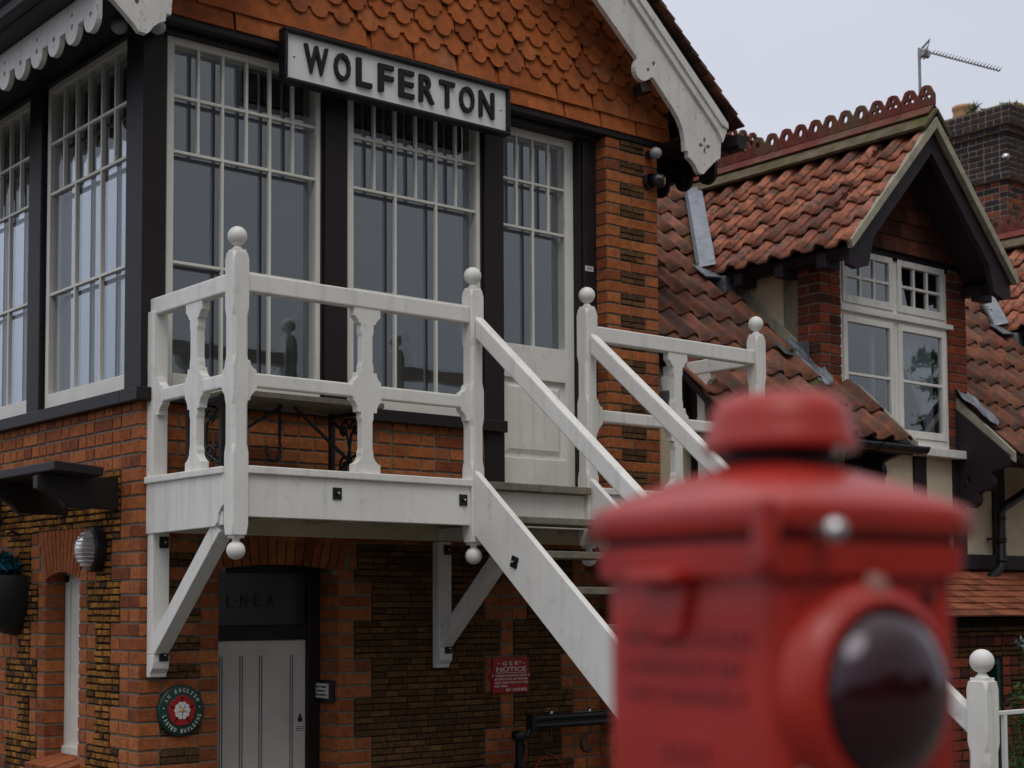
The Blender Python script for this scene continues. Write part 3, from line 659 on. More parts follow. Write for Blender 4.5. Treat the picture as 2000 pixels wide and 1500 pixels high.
PY = -.87; PX = [.080, 1.602, 2.485, 4.016]
for x in PX: post(x, PY)
post(2.485, -3.46, dz_=-2.118, zbot=.75, h=.052, pend=False, ball=.055); post(1.602, -3.46, dz_=-2.118, zbot=.75, h=.052, pend=False, ball=.055)
def halfpost(x):
    mb = MB(); mb.box(x-.045, x+.045, -.075, .002, 2.95, 3.85); mb.build('wall_post', W_, BS, bevel=.006)
halfpost(.078); 
mb = MB(); mb.box(3.965, 4.055, -.13, -.05, 2.0, 3.85); mb.build('wall_post', W_, BS, bevel=.006)
def rail(p, q_, z0=3.83, z1=3.925, wd=.06, name='handrail'):
    mb = MB(); p = Vector((*p, (z0+z1)/2)); q_ = Vector((*q_, (z0+z1)/2)); mb.bar(p, q_, wd, z1-z0); mb.build(name, W_, BS, bevel=.010, seg=3)
rail((.125, PY), (1.557, PY)); rail((2.53, PY), (3.971, PY)); rail((.078, PY+.045), (.078, .0)); rail((4.016, PY+.045), (4.016, -.05))
def midrail(p, q_): rail(p, q_, 3.352, 3.425, .04, 'mid_rail')
midrail((.125, PY), (1.557, PY)); midrail((2.53, PY), (3.971, PY)); midrail((.078, PY+.045), (.078, -.07)); midrail((4.016, PY+.045), (4.016, -.12))
def halfear(s):     # outline of the shaped block where the mid rail meets a post, s = +1/-1
    return [(0, 3.485), (s*.022, 3.485), (s*.027, 3.462), (s*.044, 3.445), (s*.058, 3.44), (s*.062, 3.425), (s*.062, 3.352), (s*.058, 3.335), (s*.044, 3.325), (s*.027, 3.305), (s*.022, 3.282), (0, 3.282)]
def ear(x, y, A, s, par=BS):
    mb = MB(); A = Vector(A); mb.prism(halfear(s), (Vector((x, y, 0)) + A*s*.0)-Vector((A.y, A.x, 0))*.0235, A, (0,0,1), Vector((A.y, A.x, 0))*.047); mb.build('rail_block', W_, par, bevel=.002, seg=1)
ear(.122, PY, (1,0,0), 1); ear(1.56, PY, (1,0,0), -1); ear(2.527, PY, (1,0,0), 1); ear(3.974, PY, (1,0,0), -1)
ear(.078, PY+.043, (0,1,0), 1); ear(.078, -.073, (0,1,0), -1); ear(4.016, PY+.043, (0,1,0), 1); ear(4.016, -.125, (0,1,0), -1)
def baluster(x, y, A):
    H = [(.085, 2.957), (.085, 3.000), (.070, 3.006), (.052, 3.022), (.040, 3.040), (.040, 3.062), (.033, 3.085), (.033, 3.225), (.040, 3.245), (.040, 3.277), (.062, 3.277), (.064, 3.30), (.074, 3.320), (.088, 3.335), (.090, 3.352), (.090, 3.425),
         (.088, 3.440), (.074, 3.452), (.064, 3.468), (.062, 3.488), (.040, 3.488), (.040, 3.520), (.033, 3.545), (.033, 3.68), (.040, 3.705), (.040, 3.745), (.052, 3.748), (.062, 3.765), (.075, 3.780), (.085, 3.786), (.085, 3.832)]
    pts = [(h, z) for h, z in H] + [(-h, z) for h, z in H[::-1]]; A = Vector(A); B = Vector((A.y, A.x, 0))
    mb = MB(); mb.prism(pts, Vector((x, y, 0))-B*.024, A, (0,0,1), B*.048); mb.build('baluster', W_, BS, bevel=.002, seg=1)
baluster(.862, PY, (1,0,0)); baluster(.078, -.475, (0,1,0)); baluster(3.245, PY, (1,0,0)); baluster(4.016, -.40, (0,1,0))
# fascias, deck, joists
def bx_(name, boxes, m_=W_, bev=.004):
    mb = MB()
    for q in boxes: mb.box(*q)
    return mb.build(name, m_, BS, bevel=bev)
for q in [(.125, 1.557, -.897, -.857, 2.700, 2.915), (2.53, 3.971, -.897, -.857, 2.70, 2.915)]: bx_('fascia', [q])
for q in [(.125, 1.560, -.917, -.84, 2.915, 2.955), (2.527, 3.971, -.917, -.84, 2.915, 2.955), (.018, .10, -.825, 0, 2.915, 2.952), (3.98, 4.07, -.825, -.1, 2.915, 2.952)]: bx_('fascia_cap', [q], bev=.006)
mb = MB(); mb.prism([(-.825, 2.915), (-.825, 2.76), (-.80, 2.745), (-.775, 2.715), (-.765, 2.675), (-.74, 2.655), (0, 2.645), (0, 2.915)], (.033, 0, 0), (0,1,0), (0,0,1), (.04, 0, 0)); mb.build('fascia', W_, BS, bevel=.003)
mb = MB(); mb.prism([(-.825, 2.915), (-.825, 2.70), (-.1, 2.645), (-.1, 2.915)], (4.02, 0, 0), (0,1,0), (0,0,1), (.04, 0, 0)); mb.build('fascia', W_, BS, bevel=.003)
for k in range(8): bx_('deck_board', [(.075, 4.015, -.85+k*.105, -.85+k*.105+.097, 2.905, 2.945)], 'weathered_wood', .003)
bx_('ledger', [(.14, 3.40, -.06, .0-.008, 2.655, 2.90)], 'under_paint')
for x in (.55, 1.05, 1.55, 2.05, 2.55, 3.0, 3.5): bx_('joist', [(x-.025, x+.025, -.855, -.06, 2.72, 2.905)], 'under_paint')
# landing edge, riser
bx_('landing_edge', [(1.648, 2.44, -.945, -.84, 2.905, 2.947)], 'weathered_wood'); bx_('riser', [(1.648, 2.44, -.885, -.855, 2.70, 2.903)])
# bolt plates
def plate(x, y, z, A, par=BS, rot=0):
    mb = MB(); A = Vector(A); N_ = Vector((A.y, -A.x, 0)) if abs(A.x) > .5 else Vector((-1, 0, 0)); Z_ = Vector((0, 0, 1)); c_, s_2 = math.cos(rot), math.sin(rot)
    a_, z_ = A*c_+Z_*s_2, Z_*c_-A*s_2
    mb.obox(Vector((x, y, z))+N_*.003, a_*.055, z_*.062, N_*.006); mb.lathe([(.012, 0), (.012, .008), (.007, .014), (0, .015)], Vector((x, y, z))+N_*.005, N_, 8); o = mb.build('bolt_plate', 'black_iron', BS, bevel=.001, seg=1)
    mb = MB(); mb.lathe([(.006, 0), (.006, .004), (0, .005)], Vector((x, y, z))+N_*.019, N_, 8); mb.build('bolt', 'steel', o)
plate(.665, -.898, 2.838, (1,0,0)); plate(1.505, -.898, 2.838, (1,0,0)); plate(2.80, -.898, 2.838, (1,0,0))
# brackets
for x in (.09, 2.03, 3.9):
    ww = .05; mb = MB(); mb.box(x-ww, x+ww, -.072, -.008, 2.0, 2.65)
    mb.prism([(-.008, 2.0), (-.08, 2.0), (-.08, 1.96), (-.075, 1.925), (-.05, 1.90), (-.045, 1.878), (-.008, 1.878)], (x-ww, 0, 0), (0,1,0), (0,0,1), (ww*2, 0, 0)); bo = mb.build('wall_bracket', W_, BS, bevel=.004)
    mb = MB(); mb.bar((x, -.05, 2.03), (x, -.735, 2.66), .085, .085, (0,0,1)); mb.build('brace', W_, BS, bevel=.004)
    mb = MB(); mb.box(x-.045, x+.045, -.80, -.06, 2.66, 2.73); mb.build('bracket_arm', W_, BS, bevel=.004)
    plate(x+.015, -.073, 2.60, (1,0,0)); plate(x+.015, -.081, 1.995, (1,0,0))
# stairs
SLP = .843
def zs(y, z0=3.0): return z0 + SLP*(y+.92)
for x in (1.572, 2.455):
    mb = MB(); ye = -3.41
    mb.prism([(-.915, 3.003), (-.915, 2.645), (ye+.0, 2.645+(ye+.915)*.86), (ye, 3.003+(ye+.915)*SLP)][::-1], (x, 0, 0), (0,1,0), (0,0,1), (.042, 0, 0)); mb.build('stringer', W_, BS, bevel=.004)
    mb = MB(); z1 = 3.868
    mb.prism([(-.925, z1), (-.925, z1-.125), (ye, z1-.125+(ye+.925)*SLP), (ye, z1+(ye+.925)*SLP)][::-1], (x, 0, 0), (0,1,0), (0,0,1), (.062, 0, 0)); mb.build('stair_handrail', W_, BS, bevel=.012, seg=3)
for k in range(1, 11): bx_('tread', [(1.612, 2.456, -.90-.226*k-.03, -.90-.226*k+.20, 2.940-.196*k-.038, 2.940-.196*k)], 'weathered_wood', .004)
plate(1.571, -1.254, 2.488, (0,-1,0), rot=-.35)
for p in ((.175, PY, 3.815), (1.50, PY, 3.815), (3.90, PY, 3.815)):
    mb = MB(); mb.tube([(p[0], p[1], p[2]+.02), (p[0], p[1], p[2])], .002); mb.tube([(p[0]+.009*math.cos(t), p[1], p[2]-.009+.009*math.sin(t)) for t in [2*PI*k/10 for k in range(11)]], .002, 6); mb.build('screw_eye', 'steel', BS)
# metal railing right of the newel
RL = thing('metal_railing', 'thin white metal railing to the right of the bottom stair newel', 'railing')
mb = MB(); mb.box(2.54, 4.6, -3.47, -3.45, 1.742, 1.762); mb.build('top_bar', 'plastic_white', RL, bevel=.003)
for k in range(9):
    mb = MB(); x = 2.655+.22*k; mb.box(x-.011, x+.011, -3.471, -3.449, .75, 1.742); mb.build('upright', 'plastic_white', RL, bevel=.003)

# ================================================================== small things on the box
def sensor(name, label, cat, p, N_, r=.045):
    T = thing(name, label, cat); p = Vector(p); N_ = Vector(N_)
    mb = MB(); mb.obox(p-N_*.05, Vector((0,0,.05)), N_.cross(Vector((0,0,1)))*.05, N_*.06); mb.build('wall_plate', 'plastic_black', T, bevel=.008)
    mb = MB(); mb.ball(p, r, 16, (1, 1, .92)); mb.build('dome', 'plastic_grey', T)
sensor('motion_sensor', 'grey dome sensor under the eaves, on the front side of the corner post', 'sensor', (.035, -.09, 5.405), (0,-1,0))
sensor('motion_sensor', 'grey dome sensor under the eaves, on the left side of the corner post', 'sensor', (-.10, .10, 5.435), (-1,0,0), .047)
sensor('motion_sensor', 'grey dome sensor on the brick pier above the black camera', 'sensor', (3.80, -.19, 5.375), (0,-1,0), .043)
CM = thing('security_camera', 'black dome security camera on the right edge of the brick pier', 'camera')
ax = Vector((.55, -.75, -.12)).normalized(); p = Vector((3.80, -.115, 5.19))
mb = MB(); mb.lathe([(0, 0), (.055, 0), (.058, .02), (.05, .035)], p, (0,-1,0), 24); mb.build('mount', 'plastic_black', CM)
mb = MB(); mb.ball(p+Vector((.03, -.06, 0)), .052, 20); mb.lathe([(.05, .0), (.046, .035), (.038, .048), (.0, .05)], p+Vector((.03, -.06, 0)), ax, 24); mb.build('eyeball', 'plastic_black', CM)
mb = MB(); mb.lathe([(.024, .0505), (.024, .053), (.020, .053), (.020, .051)], p+Vector((.03, -.06, 0)), ax, 20); mb.build('lens_ring', 'brass', CM)
FLD = thing('floodlight', 'small weathered floodlight tucked under the right bargeboard', 'light')
mb = MB(); mb.obox((3.66, -.20, 5.79), (.10, 0, .03), (0, .08, 0), (-.02, 0, .07)); mb.build('housing', 'plastic_black', FLD, bevel=.006)
mb = MB(); mb.obox((3.655, -.245, 5.795), (.085, 0, .026), (0, .01, 0), (-.017, 0, .058)); mb.build('front_glass', 'lamp_glass', FLD)
# bulkhead lamp on the left wall
BL = thing('bulkhead_light', 'oval ribbed-glass bulkhead light with black rim on the left brick wall', 'light')
c0 = Vector((0, .47, 2.575))
def oval(mb, x0, x1, ry0, rz0, ry1, rz1, n=28):
    vs = [(c0.x-x0, c0.y+ry0*math.cos(2*PI*k/n), c0.z+rz0*math.sin(2*PI*k/n)) for k in range(n)] + [(c0.x-x1, c0.y+ry1*math.cos(2*PI*k/n), c0.z+rz1*math.sin(2*PI*k/n)) for k in range(n)]
    mb.add(vs, [(k, (k+1) % n, n+(k+1) % n, n+k) for k in range(n)], .5, True)
mb = MB(); oval(mb, 0, .065, .10, .125, .10, .125); oval(mb, .065, .075, .10, .125, .092, .117); oval(mb, .075, .075, .092, .117, .01, .01); mb.build('rim', 'black_iron', BL)
mb = MB(); prev = (.076, .082, .105)
for k in range(1, 9):
    t = k/8*PI/2; cur = (.076+.075*math.sin(t), .082*max(math.cos(t), .02), .105*max(math.cos(t), .02)); oval(mb, prev[0], cur[0], prev[1], prev[2], cur[1], cur[2]); prev = cur
mb.build('glass_bowl', 'lamp_glass', BL)
mb = MB()
for k in range(-4, 5):
    z = k*.022; s_2 = math.sqrt(max(0, 1-(z/.105)**2)); mb.tube([(-.076-.077*s_2*math.sin(t), .47+.083*s_2*math.cos(t), 2.575+z) for t in [PI*q/12 for q in range(13)]], .004, 6)
mb.build('glass_rib', 'lamp_glass', BL)
# wall basket at far left
WB = thing('wall_basket', 'black half-round wall basket with teal leaves on the left brick wall', 'planter')
mb = MB(); n = 16; prof = [(.20, 2.45), (.205, 2.40), (.20, 2.32), (.18, 2.23), (.14, 2.15), (.07, 2.095), (.0, 2.08)]
vs = [(-.01-r*math.sin(PI*k/n)*1.1, 1.64+r*math.cos(PI*k/n), z) for r, z in prof for k in range(n+1)]
mb.add(vs, [(i*(n+1)+k, i*(n+1)+k+1, (i+1)*(n+1)+k+1, (i+1)*(n+1)+k) for i in range(len(prof)-1) for k in range(n)], .5, True); mb.build('basket', 'black_iron', WB)
def leaves(mb, n, c, rad, size, droop=0, aspect=2.4):
    for _ in range(n):
        while True:
            d = Vector((random.uniform(-1,1), random.uniform(-1,1), random.uniform(-1,1)))
            if d.length < 1: break
        p = Vector((c[0]+d.x*rad[0], c[1]+d.y*rad[1], c[2]+d.z*rad[2])); a = Vector((random.gauss(0,1), random.gauss(0,1), random.gauss(.2,.7))).normalized(); b = a.orthogonal().normalized(); b = (Matrix.Rotation(random.uniform(0, 2*PI), 3, a) @ b)
        s = size*random.uniform(.6, 1.3); w2 = s/aspect; nn = a.cross(b)
        mb.add([p-b*0, p+a*s*.35+b*w2/2+nn*w2*.15, p+a*s, p+a*s*.35-b*w2/2+nn*w2*.15, p+a*s*.5], [(0,1,4), (1,2,4), (2,3,4), (3,0,4)], random.random())
mb = MB(); leaves(mb, 420, (-.11, 1.66, 2.51), (.11, .19, .075), .055, aspect=1.6); mb.build('foliage', 'teal_leaf', WB)
mb = MB(); mb.tube([(-.01, 1.58, 2.70), (-.06, 1.58, 2.72), (-.12, 1.51, 2.70)], .008); mb.build('hook', 'black_iron', WB)
# plaque
PQ = thing('heritage_plaque', 'round dark green plaque with red and white rose by the lower door', 'plaque')
pc = Vector((.244, -.012, 1.694)); pr_ = .139
mb = MB(); mb.lathe([(0, .018), (pr_-.01, .018), (pr_-.004, .016), (pr_, .010), (pr_, -.01)], pc, (0,-1,0), 48); mb.build('disc', 'plate_green', PQ)
mb = MB()
def petals(mb, r0, r1, n, wd, dep, rot=0):
    for k in range(n):
        t = 2*PI*k/n+PI/2+rot; c = Vector((math.cos(t), 0, math.sin(t))); s = Vector((-math.sin(t), 0, math.cos(t)))
        pts = [(-wd*.35, r0), (wd*.35, r0), (wd*.62, r0+(r1-r0)*.5), (wd*.55, r0+(r1-r0)*.85), (wd*.2, r1), (0, r1-.006), (-wd*.2, r1), (-wd*.55, r0+(r1-r0)*.85), (-wd*.62, r0+(r1-r0)*.5)]
        mb.prism(pts, pc+Vector((0, -.018-dep, 0)), s, c, (0, dep, 0))
petals(mb, .03, .082, 5, .078, .004, PI/5); mb.build('outer_rose', 'enamel_red', PQ, bevel=.002)
mb = MB(); petals(mb, .012, .048, 5, .040, .008); mb.build('inner_rose', 'enamel_white', PQ, bevel=.0015)
mb = MB(); mb.lathe([(0, .012), (.010, .010), (.014, .0)], pc+Vector((0, -.018, 0)), (0,-1,0), 16); mb.build('rose_centre', 'brass', PQ)
mb = MB()
def arc_text(s, a0, a1, rad, up):
    for k, ch in enumerate(s):
        if ch == ' ': continue
        t = math.radians(a0+(a1-a0)*k/(len(s)-1)); c = Vector((math.cos(t), 0, math.sin(t))); tv = Vector((math.sin(t), 0, -math.cos(t)))*(1 if up else -1); bv = c*(1 if up else -1)
        h_, w_ = .021, .0125
        if ch == 'I': w_ = .004
        text_on(mb, ch, pc+Vector((0, -.018, 0))+c*rad-tv*w_/2-bv*h_/2, tv, bv, w_, h_, .0025)
arc_text('AN ENGLISH', 150, 30, .110, True); arc_text('LISTED BUILDING', 196, 344, .110, False)
for t in (172, 8): tt = math.radians(t); mb.lathe([(0, .003), (.004, 0)], pc+Vector((math.cos(tt)*.11, -.018, math.sin(tt)*.11)), (0,-1,0), 8)
mb.build('lettering', 'enamel_white', PQ)
# fire notice
FN = thing('fire_notice', 'small red cast notice with white lettering on the carstone wall', 'sign')
nx0, nx1, nz0, nz1 = 2.452, 2.752, 1.703, 1.925; yn = -.022
mb = MB(); mb.box(nx0, nx1, yn, -.005, nz0, nz1); 
for x in (nx0, nx1): mb.lathe([(0, .017), (.022, .017), (.022, 0)], (x, -.005, 1.812), (0,-1,0), 16)
mb.build('plate', 'enamel_red', FN, bevel=.003)
mb = MB(); rows = [('G E R', 2.53, 2.665, 1.878, .024), ('NOTICE', 2.48, 2.728, 1.838, .030), ('THESE BUCKETS MUST', 2.465, 2.742, 1.806, .013), ('BE KEPT FULL OF WATER', 2.465, 2.742, 1.784, .013), ('AND USED ONLY IN CASE', 2.465, 2.742, 1.762, .013), ('OF FIRE.', 2.465, 2.575, 1.740, .013), ('BY ORDER', 2.56, 2.735, 1.713, .019)]
for s, a, b_x, z, h in rows: text_on(mb, s, (a, yn, z), (1,0,0), (0,0,1), b_x-a, h, .002, bold=.01)
mb.box(2.672, 2.682, yn-.002, yn, 1.892, 1.902); mb.box(2.48, 2.728, yn-.002, yn, 1.829, 1.832); mb.box(2.485, 2.51, yn-.002, yn, 1.888, 1.891); mb.box(2.695, 2.72, yn-.002, yn, 1.888, 1.891)
for x in (nx0, nx1): mb.lathe([(0, .003), (.006, 0)], (x, yn, 1.812), (0,-1,0), 8)
mb.build('lettering', 'enamel_white', FN)
# small notice on jamb
JN = thing('jamb_notice', 'tiny white notice in black holder on the brick jamb beside the lower door', 'sign')
mb = MB(); mb.box(1.262, 1.284, .03, .21, 1.69, 1.82); mb.build('holder', 'plastic_black', JN, bevel=.003)
mb = MB(); mb.box(1.258, 1.262, .065, .215, 1.715, 1.80); mb.build('card', 'enamel_white', JN)
mb = MB()
strokes(mb, (1.258, .205, 1.722), (0,-1,0), .125, .070, 3)
mb.build('writing', 'sign_black', JN)
FS = thing('door_sticker', 'small white label stuck on the dark post right of the upper door', 'label')
mb = MB(); mb.box(3.30, 3.375, -.003, -.0005, 4.52, 4.555); mb.build('card', 'enamel_white', FS)
mb = MB()
strokes(mb, (3.308, -.003, 4.526), (1,0,0), .058, .026, 3)
mb.build('writing', 'sign_black', FS)

# fire bucket rail
BR = thing('bucket_rail', 'black double iron rail with hooks for fire buckets low on the carstone wall', 'rail')
yr_ = -.15; xA, xB = 2.665, 4.3; zc = 1.52
mb = MB(); mb.tube([(xA, yr_, zc+.022), (xB, yr_, zc+.022)], .022, 12); mb.tube([(xA, yr_, zc-.026), (xB, yr_, zc-.026)], .020, 12); mb.box(xA, xB, yr_-.01, yr_+.01, zc-.02, zc+.02); mb.build('bar', 'black_iron', BR)
mb = MB(); mb.box(xA-.025, xA+.01, yr_-.035, yr_+.035, zc-.065, zc+.055); mb.tube([(xA-.02, yr_, zc-.05), (xA-.06, yr_, zc-.09), (xA-.115, yr_, zc-.095)], .02, 8); mb.build('end_clamp', 'black_iron', BR, bevel=.004)
mb = MB(); mb.box(2.535, 2.565, yr_-.015, yr_+.015, 0, 1.47); mb.lathe([(0, .04), (.035, .04), (.035, -.03), (0, -.03)], (2.55, yr_, 1.44), (0,-1,0), 14); mb.tube([(2.565, yr_, 1.42), (2.60, yr_, 1.37), (2.58, yr_, 1.30), (2.56, yr_, 1.28)], .012, 8); mb.build('stand', 'black_iron', BR)
for x in (2.83, 3.165, 3.5):
    mb = MB(); pts = [(x, yr_, zc+.075), (x, yr_, zc-.10)] + [(x-.04-.045*math.sin(t)+.005, yr_, zc-.155+.055*math.cos(t)) for t in [PI*q/8 for q in range(0, 9)]] + [(x-.01, yr_, zc-.215), (x+.02, yr_, zc-.185)]
    mb.tube(pts, .0085, 8); mb.build('hook', 'black_iron', BR)
    mb = MB(); mb.lathe([(.012, 0), (.012, .012), (.006, .024), (0, .026)], (x, yr_, zc+.045), (0,0,1), 10); mb.build('nut', 'steel', BR)
for i_, x in enumerate((2.83, 3.165)):
    o = MB(); cx = x-.02; ztop = zc-.212
    o.tube([(cx+.14*math.cos(t), yr_, ztop-.16+.155*math.sin(t)) for t in [PI*q/16 for q in range(17)]], .0035, 6)
    T = thing('fire_bucket', ['red fire bucket on the hook nearest the stand', 'red fire bucket on the second hook from the stand', 'red fire bucket on the third hook, behind the red lamp', 'red fire bucket on the farthest hook, behind the red lamp'][i_], 'bucket', group='fire buckets on the rail'); o.build('handle', 'wire_red', T)
    o = MB(); o.lathe([(0, -.46), (.095, -.46), (.14, -.17), (.144, -.16), (.134, -.165), (.09, -.45)], (cx, yr_-.0, ztop), (0,0,1), 24); o.build('pail', 'enamel_red', T)

# garden table on the balcony, with iron supports
GT = thing('balcony_table', 'low slatted table with black iron ends standing on the balcony', 'table')
mb = MB()
for k in range(5): mb.box(.22, 1.20, -.58+k*.085, -.58+k*.085+.075, 3.355, 3.385)
mb.build('table_top', 'weathered_wood', GT, bevel=.003)
def iron_end(x):
    mb = MB(); mb.box(x-.014, x+.014, -.575, -.545, 2.945, 3.355); mb.box(x-.014, x+.014, -.22, -.19, 2.945, 3.355); mb.box(x-.012, x+.012, -.55, -.21, 3.32, 3.345)
    def scroll(cy, cz2, r, s): mb.tube([(x, cy+s*(r*(1-q/26))*math.cos(q*.42), cz2+(r*(1-q/26))*math.sin(q*.42)) for q in range(22)], .008, 6)
    scroll(-.44, 3.05, .055, 1); scroll(-.33, 3.05, .055, -1); scroll(-.44, 3.25, .05, 1); scroll(-.33, 3.25, .05, -1)
    mb.tube([(x, -.53, 3.30), (x, -.40, 3.22), (x, -.385, 3.14), (x, -.40, 3.06), (x, -.53, 3.0)], .009, 6); mb.tube([(x, -.23, 3.30), (x, -.36, 3.22), (x, -.385, 3.14), (x, -.36, 3.06), (x, -.23, 3.0)], .009, 6)
    mb.build('iron_end', 'black_iron', GT)
iron_end(.18); iron_end(1.10)
mb = MB(); mb.bar((.72, -.40, 3.345), (1.10, -.40, 3.06), .014, .014); mb.bar((.64, -.40, 3.345), (.18, -.40, 3.06), .014, .014); mb.build('stay', 'black_iron', GT)
CHN = thing('hanging_chain', 'short black chain with a hooked end hanging under the table', 'chain')
mb = MB()
pts = [(.615, -.42, 3.345-.022*k) for k in range(13)] + [(.608, -.42, 3.06), (.59, -.42, 3.045), (.565, -.42, 3.042), (.545, -.42, 3.055), (.535, -.42, 3.08), (.53, -.42, 3.105)]
for k, p in enumerate(pts):
    q_ = pts[min(k+1, len(pts)-1)] if k < len(pts)-1 else pts[k-1]; d = (Vector(q_)-Vector(p)).normalized(); a = Vector((0,1,0)) if k % 2 else d.cross(Vector((0,1,0)))
    mb.tube([Vector(p)+d*.0145*math.cos(t)+a*.008*math.sin(t) for t in [2*PI*j/10 for j in range(11)]], .0048, 6, caps=False)
mb.build('links', 'black_iron', CHN)

# ================================================================== STATION HOUSE
SH = thing('station_house', 'tall half-timbered house with red pantile roof and gabled dormers behind the balcony', 'house')
YW = -.25; EZ = 3.45; EY = -.75; TM = .966            # wall plane; main roof plane z = EZ + TM (y - EY)
def main_z(y): return EZ + TM*(y-EY)
RY = 2.8; RZ = main_z(RY)
def pantiles(mb, O, A, S, u0, L, nrow, exp_, wt, keep, skew=0):
    """O origin on eave, A along the eave, S up the slope"""
    O, A, S = Vector(O), Vector(A).normalized(), Vector(S).normalized(); Nn = A.cross(S).normalized()
    if Nn.z < 0: Nn = -Nn
    ncol = int(L/wt+.5); K = 12
    prof = []
    for k in range(K+1):
        t = k/K
        h = -.003-.008*math.sin(PI*t/.5) if t < .5 else (-.003+.043*math.sin(PI/2*(t-.5)/.24)**1.3 if t < .74 else .040-.030*(1-math.cos(PI/2*(t-.74)/.26)))
        prof.append((t*wt*1.03, h))
    for r in range(nrow):
        for c in range(ncol):
            u = u0+c*wt; s = r*exp_
            if not keep(O+A*(u+wt/2)+S*(s+exp_/2)): continue
            jit = random.uniform(-.007, .007); rot = random.uniform(-.012, .012); lift = random.uniform(0, .008); th_ = .014
            vs = []
            for (s_, l_) in ((s-.012+jit, .024+lift), (s+exp_*.5+jit, .014+lift*.5), (s+exp_+.045+jit, .0)):
                for (du, h) in prof:
                    vs.append(O + A*(u+du+rot*(s_-s)) + S*(s_+rot*du) + Nn*(h+l_))
            for (du, h) in prof: vs.append(O + A*(u+du) + S*(s-.012+jit+rot*du) + Nn*(h+.024+lift-th_))
            for (du, h) in prof: vs.append(O + A*(u+du) + S*(s+exp_+jit) + Nn*(h-th_))
            n = K+1; fs = []; e2 = []
            flipped = A.cross(S).dot(Nn) < 0
            for a in (0, 1):
                for k in range(K): fs.append((a*n+k, a*n+k+1, (a+1)*n+k+1, (a+1)*n+k))
            for k in range(K): e2.append((3*n+k, 3*n+k+1, k+1, k))
            for k in range(K): e2.append((4*n+k, 4*n+k+1, 3*n+k+1, 3*n+k))
            e2.append((0, n, 2*n, 4*n, 3*n)[::-1]); e2.append((K, n+K, 2*n+K, 4*n+K, 3*n+K))
            if flipped: fs = [f[::-1] for f in fs]; e2 = [f[::-1] for f in e2]
            t = min(1, max(0, random.gauss(.5, .27)))
            mb.add(vs, fs, t, True)
            k0 = len(mb.v)-len(vs)
            for f in e2: mb.f.append(tuple(i+k0 for i in f)); mb.t.append(t*.8); mb.sm.append(False)
D1 = 6.40; D2 = D1+4.14
DM = 1.01; DZR = 5.97; DYV = -.68
def dz_at(x, xc): return DZR-DM*abs(x-xc)
S_main = Vector((0, 1, TM)).normalized()
def keep_main(p):
    if p.x > 8.5 and p.y > 1.95: return False
    for xc in (D1, D2):
        if abs(p.x-xc) < .93 and p.y > YW-.05 and p.z < dz_at(p.x, xc)+.02: return False
        if abs(p.x-xc) < .50 and p.y < 0: return False
        if abs(p.x-xc) < .93 and p.y > YW-.05 and p.z < 4.0: return False
        if p.x < xc+.86 and p.x > xc-.42 and p.y <= YW+.05: return False
    return True
mb = MB(); pantiles(mb, (XR+.03, EY, EZ), (1,0,0), S_main, 0, 11.0, 15, .335, .2125, keep_main); mb.build('roof_tiles', 'pantile_mossy', SH)
# rafters / boarding under the tiles
mb = MB()
def slab(mb, x0, x1, ya, yb, off=.03, th_=.05):
    mb.prism([(ya, main_z(ya)-off), (yb, main_z(yb)-off), (yb, main_z(yb)-off-th_), (ya, main_z(ya)-off-th_)], (x0, 0, 0), (0,1,0), (0,0,1), (x1-x0, 0, 0))
for a, b_x, c_ in ((XR+.03, D1-.92, RY), (D1+.93, 8.5, RY), (8.5, D2-.92, 2.0), (D2+.93, 15, 2.0)): slab(mb, a, b_x, EY+.03, c_)
for xc in (D1, D2): slab(mb, xc-.92, xc-.45, EY+.03, YW-.01); slab(mb, xc+.86, xc+.93, EY+.03, YW-.01); slab(mb, xc-.92, xc+.93, 1.2, RY if xc == D1 else 2.0)
mb.prism([(RY, RZ), (RY+6, RZ-5.8), (RY+6, RZ-5.9), (RY, RZ-.1)], (XR, 0, 0), (0,1,0), (0,0,1), (4.6, 0, 0)); zr2 = main_z(2.0); mb.prism([(2.0, zr2-.03), (7.6, zr2-5.4), (7.6, zr2-5.5), (2.0, zr2-.13)], (8.5, 0, 0), (0,1,0), (0,0,1), (6.5, 0, 0))
mb.build('roof_boarding', 'plum_paint', SH)
# cement verges beside each dormer
for xc in (D1, D2):
    mb = MB(); mb.prism([(EY-.01, main_z(EY)+.015), (YW+.12, main_z(YW+.12)+.015), (YW+.12, main_z(YW+.12)-.15), (EY-.01, main_z(EY)-.065)], (xc+.83, 0, 0), (0,1,0), (0,0,1), (.035, 0, 0)); mb.build('verge', 'cement', SH); mb = MB()
    mb.prism([(EY-.01, main_z(EY)+.015), (YW+.0, main_z(YW)+.015), (YW+.0, main_z(YW)-.06), (EY-.01, main_z(EY)-.045)], (xc-.475, 0, 0), (0,1,0), (0,0,1), (.03, 0, 0)); mb.build('verge', 'cement', SH)
